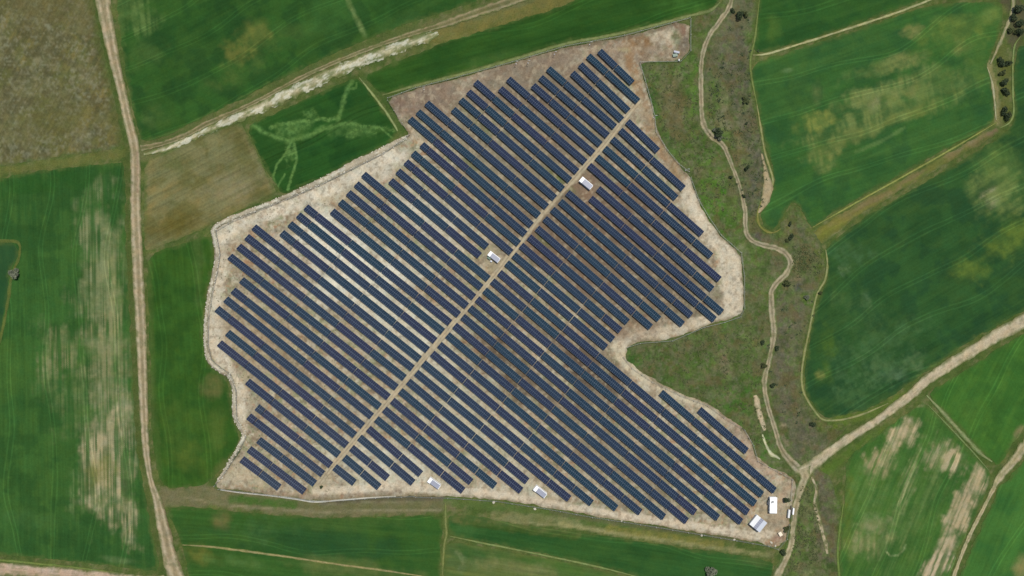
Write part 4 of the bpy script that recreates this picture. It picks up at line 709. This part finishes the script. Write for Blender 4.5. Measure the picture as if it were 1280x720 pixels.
# ------------------------------------------------------------------ buildings
WHITE = plain('white_paint', (0.66, 0.66, 0.63), .6, var=.05, raw=True); CONC = plain('concrete', (0.42, 0.40, 0.36), .9, var=.15, raw=True)
GROOF = plain('grey_roof_sheet', (0.20, 0.21, 0.25), .5, var=.1, raw=True); DARK = plain('dark_metal', (0.05, 0.055, 0.06), .5, raw=True); LGREY = plain('light_grey_sheet', (0.40, 0.42, 0.44), .5, var=.06, raw=True)
GREENP = plain('green_enamel', (0.05, 0.10, 0.06), .5, raw=True)
def make_kiosk():
    r = empty('transformer_kiosk', (0, 0, .16))
    m = MB(); m.box(0, 0, .12, 6.9, 3.1, .24); m.build('plinth', CONC, r)
    m = MB(); m.box(.75, 0, 1.24, 5.0, 2.5, 2.0); m.build('body', LGREY, r)
    m = MB(); m.box(-2.55, 0, 1.39, 1.5, 2.7, 2.3); c = m.build('switch_cabin', WHITE, r)
    m = MB(); m.box(-2.55, 0, 2.60, 1.62, 2.82, .1); m.build('cabin_roof', WHITE, c)
    m = MB(); m.box(.82, -.12, 2.30, 5.1, 2.45, .12)
    for i in range(9): m.box(-1.5 + i * .58, -.12, 2.39, .08, 2.4, .05)
    rf = m.build('roof', GROOF, r)
    m = MB(); m.box(.82, 1.27, 2.36, 5.1, .26, .26); m.build('rim', WHITE, rf)
    m = MB(); m.box(3.49, -.12, 2.34, .2, 2.4, .2); m.build('rim', WHITE, rf)
    for x in (-.6, 1.4):
        m = MB(); m.box(x, -1.29, 1.2, 1.1, .06, 1.8); dd = m.build('door', LGREY, r)
        m = MB(); m.box(x + .4, -1.35, 1.2, .06, .08, .25); m.build('handle', DARK, dd)
    m = MB()
    for k in range(6): m.box(2.6, -1.29, 1.0 + k * .16, .8, .07, .08)
    m.build('vent', DARK, r)
    return r
def copy_tree(o, parent=None):
    c = o.copy(); COL.objects.link(c)
    if parent: c.parent = parent; c.matrix_parent_inverse = o.matrix_parent_inverse.copy()
    for ch in list(o.children): copy_tree(ch, c)
    return c
k0 = make_kiosk()
KL = [(732.5, 229, -40, 1.0, 'white and grey transformer kiosk right of the service track near the top'),
      (617.3, 321, -38, .92, 'white and grey transformer kiosk left of the service track near its middle'),
      (542.5, 604, -36, .95, 'white and grey transformer kiosk at the bottom edge, leftmost along the lower fence'),
      (675, 614.5, -38, 1.0, 'white and grey transformer kiosk at the bottom centre beside the lower fence track')]
for i, (x, y, a, s, lb) in enumerate(KL):
    o = k0 if i == 0 else copy_tree(k0)
    X_, Y_ = W(x, y, 2); o.location = (X_, Y_, .16); o.rotation_euler = (0, 0, math.radians(a)); o.scale = (s, s, s)
    tag(o, lb, 'kiosk', 'transformer kiosks')
# cabin with flat white roof
X_, Y_ = W(966.6, 631.5, 2.6); r = empty('site_cabin', (X_, Y_, .16), math.radians(-1)); tag(r, 'long white flat roofed cabin near the gate', 'cabin')
m = MB(); m.box(0, 0, 1.4, 3.3, 7.7, 2.5); m.build('body', WHITE, r)
m = MB(); m.box(0, 0, .08, 3.4, 7.8, .16); m.build('plinth', CONC, r)
m = MB(); m.box(0, 0, 2.72, 3.6, 8.0, .12); m.box(0, 0, 2.80, 3.3, 7.7, .05); rf = m.build('roof', WHITE, r)
m = MB(); m.box(-.45, 1.75, 2.99, 1.1, .55, .32); m.box(-.9, 1.3, 2.93, .35, .6, .2); m.build('air_conditioner', DARK, rf)
m = MB(); m.box(-1.69, -.6, 1.2, .07, .95, 2.0); dd = m.build('door', LGREY, r)
m = MB(); m.box(-1.75, -.25, 1.2, .06, .06, .2); m.build('handle', DARK, dd)
for yy in (-2.6, 2.4):
    m = MB(); m.box(-1.68, yy, 1.6, .05, 1.2, 1.0); ww = m.build('window', DARK, r)
    m = MB(); m.box(-1.72, yy, 1.06, .16, 1.35, .07); m.build('sill', WHITE, ww)
X_, Y_ = W(960.5, 628, 1); g = empty('cable_cabinet', (X_, Y_, .16)); tag(g, 'dark green cabinet standing left of the long white cabin', 'cabinet')
m = MB(); m.box(0, 0, .75, .7, 2.2, 1.5); m.build('body', GREENP, g)
m = MB(); m.box(0, 0, 1.54, .85, 2.35, .08); m.build('lid', DARK, g)
m = MB(); m.box(-.37, -.4, .8, .05, .8, 1.2); m.build('door', LGREY, g)
# gabled shed
X_, Y_ = W(947.8, 654.3, 2.6); r = empty('gabled_shed', (X_, Y_, .16), math.radians(51)); tag(r, 'square white shed with grey striped roof left of the gate', 'shed')
m = MB(); m.box(0, 0, 1.35, 5.7, 6.0, 2.5); m.build('body', WHITE, r)
m = MB(); m.box(0, 0, .1, 5.9, 6.2, .2); m.build('plinth', CONC, r)
def roof_panel(name, y0, z0, y1, z1, mat, par):
    v = [(-3.05, y0, z0), (3.05, y0, z0), (3.05, y1, z1), (-3.05, y1, z1)]; v += [(x, y, z - .1) for x, y, z in v]
    return mesh_obj(name, v, [(0, 1, 2, 3), (7, 6, 5, 4), (0, 4, 5, 1), (1, 5, 6, 2), (2, 6, 7, 3), (3, 7, 4, 0)], mat, par)
roof_panel('roof', 3.25, 2.72, .95, 3.25, plain('weathered_white_sheet', (.52, .52, .5), .6, var=.12, scale=.8, raw=True), r); roof_panel('roof', -.9, 3.26, -3.25, 2.72, LGREY, r)
rs = roof_panel('roof_strip', .94, 3.27, -.89, 3.27, GROOF, r)
m = MB()
for i in range(6): m.box(-2.5 + i, .02, 3.31, .08, 1.7, .06)
m.build('seam', DARK, rs)
for sgn in (-1, 1):
    gv = [(sgn * 2.84, -2.95, 2.58), (sgn * 2.84, 2.95, 2.58), (sgn * 2.84, .9, 3.12), (sgn * 2.84, -.9, 3.12)]
    gv += [(x - sgn * .12, y, z) for x, y, z in gv]
    mesh_obj('gable', gv, [(0, 1, 2, 3), (7, 6, 5, 4), (0, 4, 5, 1), (1, 5, 6, 2), (2, 6, 7, 3), (3, 7, 4, 0)], WHITE, r)
m = MB(); m.box(2.88, -.8, 1.3, .07, 2.4, 2.3); dd = m.build('door', LGREY, r)
m = MB(); m.box(2.95, .2, 1.2, .06, .08, .3); m.build('handle', DARK, dd)
for yy in (1.6,):
    m = MB(); m.box(2.88, yy, 1.7, .06, 1.0, .9); m.build('window', DARK, r)
# gate
X_, Y_ = W(988.3, 640.5, 1); r = empty('entrance_gate', (X_, Y_, .16), math.radians(-6)); tag(r, 'dark sliding gate between two white walls beside the lane', 'gate')
m = MB(); m.box(-1.0, -.6, 1.0, .9, 4.0, 2.0); m.build('wing_wall', plain('weathered_wall', (.5, .5, .47), .7, raw=True), r)
m = MB(); m.box(1.05, .8, .9, .7, 3.2, 1.8); m.build('wing_wall', WHITE, r)
m = MB(); m.box(0, .3, 1.75, .12, 6.4, .12); m.box(0, .3, .25, .12, 6.4, .12)
for i in range(22): m.box(0, -2.85 + i * .3, 1.0, .06, .06, 1.5)
lf = m.build('gate_leaf', DARK, r)
m = MB(); m.box(.12, 3.2, 1.1, .08, .1, .3); m.build('handle', LGREY, lf)
# odd things on the ground
def crate(px, py, rz, sx_, sy_, h, mat, name, label, cat):
    X_, Y_ = W(px, py, h); o = empty(name, (X_, Y_, .17), math.radians(rz)); tag(o, label, cat)
    m = MB(); m.box(0, 0, h / 2, sx_, sy_, h); m.build('body', mat, o)
    m = MB(); m.box(0, 0, h + .04, sx_ * 1.08, sy_ * 1.08, .08); m.build('lid', mat, o)
    m = MB()
    for q in (-.35, .35): m.box(q * sx_, 0, h * .5, .08, sy_ * 1.03, h * .9)
    m.build('strap', DARK, o)
TAN = plain('pale_timber', (0.6, 0.52, 0.38), .8, raw=True)
crate(975.5, 667.5, 30, 1.5, 1.9, 1.1, TAN, 'storage_box', 'pale storage box on red soil below the gate', 'box')
crate(845.8, 65, -12, 2.6, .9, 1.3, GROOF, 'equipment_cabinet', 'pale grey cabinet in the top fenced yard', 'cabinet')
crate(844, 69, 10, 2.2, 1.4, .9, GREENP, 'cable_drum_box', 'dark low box beside the pale grey cabinet in the top yard', 'box')
crate(848.8, 75, 0, .5, .8, 1.5, LGREY, 'meter_box', 'small white box at the lower fence of the top yard', 'box')
crate(614, 326.5, -38, .8, .7, 1.0, LGREY, 'meter_box', 'small white box beside the kiosk left of the service track', 'box')
crate(611.2, 322.5, -38, 1.7, 1.0, 1.2, GREENP, 'cable_cabinet', 'dark green cabinet beside the kiosk left of the service track', 'cabinet')

# ------------------------------------------------------------------ fences, poles, boulders
def rail_mb(P):
    m = MB()
    for (x0, y0), (x1, y1) in zip(P[:-1], P[1:]):
        for z, t in ((2.0, .03), (1.6, .03), (1.2, .03), (.8, .03), (.35, .03)): m.bar((x0, y0, z), (x1, y1, z), t)
    return m
FENCE_M = plain('fence_wire', (0.16, 0.165, 0.15), .6, .3, raw=True); POST_M = plain('fence_post', (0.42, 0.41, 0.38), .8, raw=True)
pm = MB(); pm.box(0, 0, 1.05, .13, .13, 2.1); pm.box(0, 0, 2.13, .18, .18, .06)
post_me = bpy.data.meshes.new('post'); post_me.from_pydata(pm.v, [], pm.f); post_me.materials.append(POST_M)
def fence(pts, label, step=8.0):
    P = [W(x, y) for x, y in pts]; o = empty('wire_fence', (P[0][0], P[0][1], .05)); tag(o, label, 'fence', 'perimeter fence runs')
    Q = []
    for (x0, y0), (x1, y1) in zip(P[:-1], P[1:]):
        n = max(1, round(math.hypot(x1 - x0, y1 - y0) / step))
        for k in range(n): Q.append((x0 + (x1 - x0) * k / n - P[0][0], y0 + (y1 - y0) * k / n - P[0][1]))
    Q.append((P[-1][0] - P[0][0], P[-1][1] - P[0][1]))
    for k, q in enumerate(Q[:-1] if pts[0] == pts[-1] else Q):
        t = bpy.data.objects.new('post', post_me); COL.objects.link(t); t.parent = o; t.location = (q[0], q[1], 0)
    rail_mb(Q).build('wire_mesh', FENCE_M, o)
fence([(485, 123), (520, 110), (560, 100), (640, 78), (707, 58), (780, 45), (862, 23)], 'wire fence along the top of the solar farm beside the green strip')
fence([(863, 25), (863, 64), (851, 77), (800, 78)], 'wire fence round the right side of the top yard')
fence([(800, 80), (806, 100), (813, 125), (818, 145), (820, 165), (834, 188), (848, 205), (861, 215)], 'wire fence bordering the green meadow at upper right')
fence([(863, 222), (873, 250), (886, 272), (901, 294), (926, 316), (930, 345), (930, 385), (925, 396), (905, 403), (880, 409), (840, 426), (800, 429), (784, 434)], 'wire fence round the rounded right corner of the solar farm')
fence([(779, 446), (790, 460), (815, 477), (850, 494), (885, 507), (905, 522), (930, 537), (941, 556), (947, 576), (975, 591), (990, 599), (988, 625)], 'wire fence from the notch to the gate')
fence([(986, 655), (983, 673), (972, 686), (960, 682), (920, 675), (860, 665), (800, 655), (740, 646), (680, 635), (620, 626), (560, 622), (520, 621)], 'wire fence along the bottom right side of the solar farm')
fence([(518, 620), (470, 622), (430, 625), (393, 626), (367, 622), (335, 618), (300, 614), (274, 611)], 'wire fence along the bottom left side of the solar farm', 6)
fence([(269, 607), (287, 583), (302, 560), (308, 546), (297, 524), (296, 488), (289, 468), (276, 459), (265, 449), (261, 430), (262, 395), (267, 365), (273, 340), (276, 318), (273, 300), (271, 289), (287, 279)], 'wire fence inside the white stony bank on the left')
fence([(289, 278), (320, 265), (360, 249), (400, 232), (440, 212), (480, 192), (512, 169), (503, 154), (493, 139), (485, 126)], 'wire fence behind the pale bare ground at upper left')
ribbon('wall', [(276, 612, 1.0), (300, 615.5, 1.0), (335, 619, 1.2), (367, 623, 1.3), (393, 627, 1.4), (425, 625, 1.1), (460, 622, .9), (495, 620, .7)], [(-1, (150, 146, 124)), (-.5, (206, 202, 186)), (.5, (210, 206, 190)), (1, (140, 132, 108))], RP, 'thin white stone kerb along the lower left fence', .17, .3, cat='kerb', lift=lambda a, i: .35 * (abs(a) < .8))
def pole(px, py, label):
    X_, Y_ = W(px, py); o = empty('camera_pole', (X_, Y_, .1)); tag(o, label, 'pole', 'camera poles on the fence')
    m = MB(); m.box(0, 0, .15, .5, .5, .3); m.build('base', CONC, o)
    m = MB(); m.bar((0, 0, .3), (0, 0, 6), .11); m.build('mast', POST_M, o)
    m = MB(); m.bar((0, 0, 5.8), (.7, 0, 5.9), .09); m.box(.8, 0, 5.85, .3, .14, .14); m.build('camera', LGREY, o)
for x, y, lb in [(530, 112, 'pale camera pole at the upper left end of the top fence'), (645, 80, 'pale camera pole halfway along the top fence, left one of a close pair'), (660, 79, 'pale camera pole halfway along the top fence, right one of a close pair'), (693, 68, 'pale camera pole on the top fence above the panel rows'), (737, 56, 'pale camera pole on the top fence above the topmost panel row'),
                 (817, 147, 'pale camera pole on the meadow fence at upper right'), (857, 213, 'pale camera pole at the lower end of the meadow fence')]: pole(x, y, lb)
def boulder(px, py, r, label):
    global rv, rf
    rv, rf = [], []; X_, Y_ = W(px, py); rock(0, 0, r * .4, r)
    o = mesh_obj('boulder', rv, rf, ms); o.location = (X_, Y_, .12); o.rotation_euler = (0, 0, px); o.scale = (1.0, .8, .7); tag(o, label, 'boulder', 'white boulders along the lower fence')
for x, y, r_, lb in [(617, 627.5, .95, 'white boulder below the lower fence between the two bottom kiosks'), (668.5, 636, .85, 'white boulder below the bottom centre kiosk'), (777, 651, .6, 'small white boulder below the lower fence right of centre'), (877, 669, .7, 'white boulder on the grass below the lower fence toward the shed'), (917.5, 674.5, .7, 'white boulder below the fence just left of the shed'), (964, 678, .8, 'white boulder near the fence corner below the shed'), (969, 682, .7, 'white boulder at the fence corner below the storage box')]: boulder(x, y, r_, lb)

# ------------------------------------------------------------------ shrubs
def leaf_mat(name, c0, c1):
    m, nt, b = new_mat(name); N = nt.nodes; L = nt.links
    tc = N.new('ShaderNodeTexCoord'); n = N.new('ShaderNodeTexNoise'); n.inputs['Scale'].default_value = 1.6; n.inputs['Detail'].default_value = 3
    L.new(tc.outputs['Object'], n.inputs['Vector'])
    mx = N.new('ShaderNodeMix'); mx.data_type = 'RGBA'; mx.inputs['A'].default_value = (*c0, 1); mx.inputs['B'].default_value = (*c1, 1)
    rp = N.new('ShaderNodeMapRange'); rp.inputs['From Min'].default_value = .3; rp.inputs['From Max'].default_value = .7
    L.new(n.outputs['Fac'], rp.inputs['Value']); L.new(rp.outputs['Result'], mx.inputs['Factor']); L.new(mx.outputs['Result'], b.inputs['Base Color'])
    b.inputs['Roughness'].default_value = .8; b.inputs['Specular IOR Level'].default_value = .2
    return m
LM = {'dark': leaf_mat('dark_leaves', (.02, .032, .014), (.05, .07, .028)), 'olive': leaf_mat('olive_leaves', (.035, .05, .016), (.09, .1, .035)), 'grey': leaf_mat('grey_leaves', (.08, .095, .06), (.16, .17, .11))}
BARK = plain('bark', (.09, .07, .05), .9, raw=True)
def crown_mesh(seed, mat):
    rr = random.Random(seed); v = []; f = []
    lobes = [(rr.uniform(-.55, .55), rr.uniform(-.55, .55), rr.uniform(.45, .95), rr.uniform(.35, .6)) for _ in range(6)]
    for _ in range(900):
        lx, ly, lz, lr = rr.choice(lobes)
        u = Vector((rr.gauss(0, 1), rr.gauss(0, 1), rr.gauss(0, 1))).normalized() * lr * rr.uniform(.35, 1.0) ** .5
        c = Vector((lx, ly, lz)) + Vector((u.x, u.y, u.z * .8))
        if c.z < .12: c.z = rr.uniform(.12, .4)
        a = Vector((rr.gauss(0, 1), rr.gauss(0, 1), rr.gauss(0, .6))).normalized(); q = a.cross(Vector((rr.gauss(0, 1), rr.gauss(0, 1), rr.gauss(0, 1)))).normalized()
        s = rr.uniform(.08, .16); i = len(v)
        v += [tuple(c - a * s), tuple(c + q * s * .6), tuple(c + a * s), tuple(c - q * s * .6)]; f.append((i, i + 1, i + 2, i + 3))
    me = bpy.data.meshes.new('crown'); me.from_pydata(v, [], f); me.materials.append(mat); return me
CM = {k: [crown_mesh(i * 10 + j, LM[k]) for j in range(3)] for i, k in enumerate(LM)}
tm = MB()
for k in range(4): tm.bar((0, 0, 0), (random.uniform(-.35, .35), random.uniform(-.35, .35), .75), .07)
trunk_me = bpy.data.meshes.new('trunk'); trunk_me.from_pydata(tm.v, [], tm.f); trunk_me.materials.append(BARK)
def shrub(px, py, r, kind, label, group=None):
    X_, Y_ = W(px, py, r * S); o = empty('shrub', (X_, Y_, .06), random.uniform(0, 6.28)); s = r * S * 1.2; o.scale = (s, s, s * random.uniform(.8, 1.1))
    tag(o, label, 'shrub', group)
    for n, me in (('crown', random.choice(CM[kind])), ('trunk', trunk_me)):
        c = bpy.data.objects.new(n, me); COL.objects.link(c); c.parent = o
ST_ = 'shrubs in the strip at the right edge'; GU = 'shrubs in the gully'
for a in [(1253, 77, 5, 'dark', 'dark shrub at the top of the strip of bushes, left of a pair', ST_), (1260.5, 79, 4, 'dark', 'dark shrub at the top of the strip of bushes, right of a pair', ST_), (1254, 90, 3.6, 'olive', 'olive shrub below the top pair in the strip of bushes', ST_), (1256, 104, 4.6, 'dark', 'dark shrub in the middle of the strip of bushes, upper of two', ST_), (1258, 114, 4.6, 'dark', 'dark shrub in the middle of the strip of bushes, lower of two', ST_), (1256, 138, 4.4, 'dark', 'dark shrub near the bottom of the strip of bushes', ST_), (1259, 146, 4, 'dark', 'lowest dark shrub in the strip of bushes', ST_), (1263, 142, 3.4, 'olive', 'olive shrub beside the lowest dark one in the strip', ST_),
          (1272, 12, 6, 'dark', 'large dark shrub in the top right corner', ST_), (1268, 21, 4, 'dark', 'dark shrub just below the large corner one', ST_), (1277, 27, 5, 'dark', 'dark shrub cut by the right edge below the corner', ST_), (1263, 38, 4, 'olive', 'olive yellow shrub right of the pale path at upper right', ST_), (1277, 39, 4.5, 'dark', 'dark shrub at the right edge beside the olive yellow one', ST_), (1270, 40, 3.2, 'olive', 'small olive shrub between two others at the right edge', ST_),
          (924, 17, 5, 'dark', 'large dark shrub right of the gully track at the top', GU), (931, 17, 3.6, 'olive', 'olive shrub right of the large dark one at the top of the gully', GU), (916, 13, 3, 'dark', 'small dark shrub touching the gully track at the top', GU),
          (933, 125, 4.4, 'olive', 'olive shrub near the grassy field margin in the gully', GU), (897, 166, 5, 'dark', 'dark shrub in the bend of the gully track', GU), (900, 172, 3, 'grey', 'grey green shrub just below the dark one in the bend', GU), (893.5, 162.5, 2.6, 'grey', 'small grey green shrub above the dark one in the bend', GU),
          (933, 155, 2, 'dark', 'tiny dark shrub alone on the grey gully floor', GU), (934, 210, 3.2, 'dark', 'dark shrub on the grey gully floor right of the straight track', GU), (914.5, 221, 2.4, 'dark', 'small dark shrub left edge of the straight gully track', GU), (930, 245, 2.2, 'dark', 'small dark shrub right of the straight gully track', GU),
          (988, 280, 2.6, 'dark', 'small dark shrub below the pointed tip of the grey ground', GU), (989, 296, 3.6, 'dark', 'dark shrub above the scrubby patch at the track bend', GU), (984, 300, 2.6, 'olive', 'olive shrub beside the dark one above the scrubby patch', GU), (985, 355, 4.4, 'olive', 'olive shrub right of the track below its bend', GU), (1008, 372, 3, 'grey', 'pale grey green shrub near the curved field margin', GU), (1025, 366, 2.4, 'olive', 'small olive shrub on the curved field margin', GU),
          (953, 427, 3, 'dark', 'dark shrub left of the lower gully track', GU), (971, 434, 3.2, 'dark', 'dark shrub right of the lower gully track', GU), (954, 457, 3.6, 'olive', 'olive shrub where the lower gully track narrows', GU), (966, 483, 3.4, 'dark', 'dark shrub on the grey ground right of the lower gully track', GU), (1018, 530, 3.6, 'dark', 'dark shrub below the corner of the dark green field', GU),
          (17, 341, 6, 'grey', 'grey brown shrub on the margin at the left edge', None), (888, 715, 6.5, 'grey', 'grey green round shrub alone in the bottom dark green strip', None), (982, 626, 4, 'dark', 'dark green shrub above the entrance gate', None), (984, 662, 4, 'olive', 'green shrub below the entrance gate beside the lane', None), (978, 690, 4, 'dark', 'dark green shrub below the fence corner beside the lane', None), (402, 609, 2, 'dark', 'tiny dark shrub at the bottom end of the service track', None)]: shrub(*a)

# low scrub and weeds nobody could count
def scatter(name, label, cat, spots, mat, size):
    v, f = [], []
    for x, y in spots:
        X_, Y_ = W(x, y); r = random.uniform(*size)
        for _ in range(9):
            c = Vector((X_ + random.gauss(0, r * .5), Y_ + random.gauss(0, r * .5), .1 + random.uniform(.1, r * .8))); a = Vector((random.gauss(0, 1), random.gauss(0, 1), random.gauss(0, .5))).normalized(); q = a.cross(Vector((random.gauss(0, .4), random.gauss(0, .4), 1))).normalized(); s = r * random.uniform(.25, .5); i = len(v)
            v += [tuple(c - a * s), tuple(c + q * s * .7), tuple(c + a * s), tuple(c - q * s * .7)]; f.append((i, i + 1, i + 2, i + 3))
    tag(mesh_obj(name, v, f, mat), label, cat, kind='stuff')
sp = []
while len(sp) < 130:
    x, y = random.gauss(1004, 12), random.gauss(324, 10)
    if 990 < x < 1028 and 305 < y < 347: sp.append((x, y))
scatter('scrub', 'dense dark scrub patch at the bend of the gully track', 'scrub', sp, LM['olive'], (.35, .9))
gsp = []
while len(gsp) < 90:
    x, y = random.choice([(random.gauss(930, 12), random.uniform(20, 260)), (random.gauss(990, 14), random.uniform(290, 540)), (random.gauss(893, 8), random.uniform(70, 170))])
    if 885 < x < 1024 and fbm(np.array([x]), np.array([y]), 14, 74)[0] > .5: gsp.append((x, y))
scatter('scrub', 'small dark bushes dotted over the gully floor', 'scrub', gsp, LM['dark'], (.4, 1.0))
zones = [[(802, 82), (860, 80), (872, 60), (873, 140), (880, 172), (905, 190), (925, 270), (928, 300), (905, 290), (865, 222), (820, 150)], [(785, 440), (840, 428), (925, 400), (955, 400), (950, 480), (965, 560), (945, 560), (900, 512), (820, 470)], [(1000, 605), (1015, 600), (1030, 700), (985, 715), (996, 660)], [(885, 70), (935, 80), (960, 230), (940, 280), (918, 200), (885, 150)]]
sp = []
for zn in zones:
    xs_ = [p[0] for p in zn]; ys_ = [p[1] for p in zn]; n = 0
    while n < 420:
        x = random.uniform(min(xs_), max(xs_)); y = random.uniform(min(ys_), max(ys_))
        if inside(zn, np.array([x]), np.array([y]))[0] and fbm(np.array([x]), np.array([y]), 10, 71)[0] > .47: sp.append((x, y)); n += 1
scatter('weeds', 'tufts of weeds scattered over the rough meadow', 'weeds', sp, LM['olive'], (.25, .7))
sp = []
while len(sp) < 500:
    x, y = random.uniform(262, 420), random.uniform(240, 620)
    if inside(PVP, np.array([x]), np.array([y]))[0] and fbm(np.array([x]), np.array([y]), 12, 72)[0] > .5: sp.append((x, y))
scatter('weeds', 'small weeds growing on the bare ground among the left panels', 'weeds', sp, LM['olive'], (.15, .4))
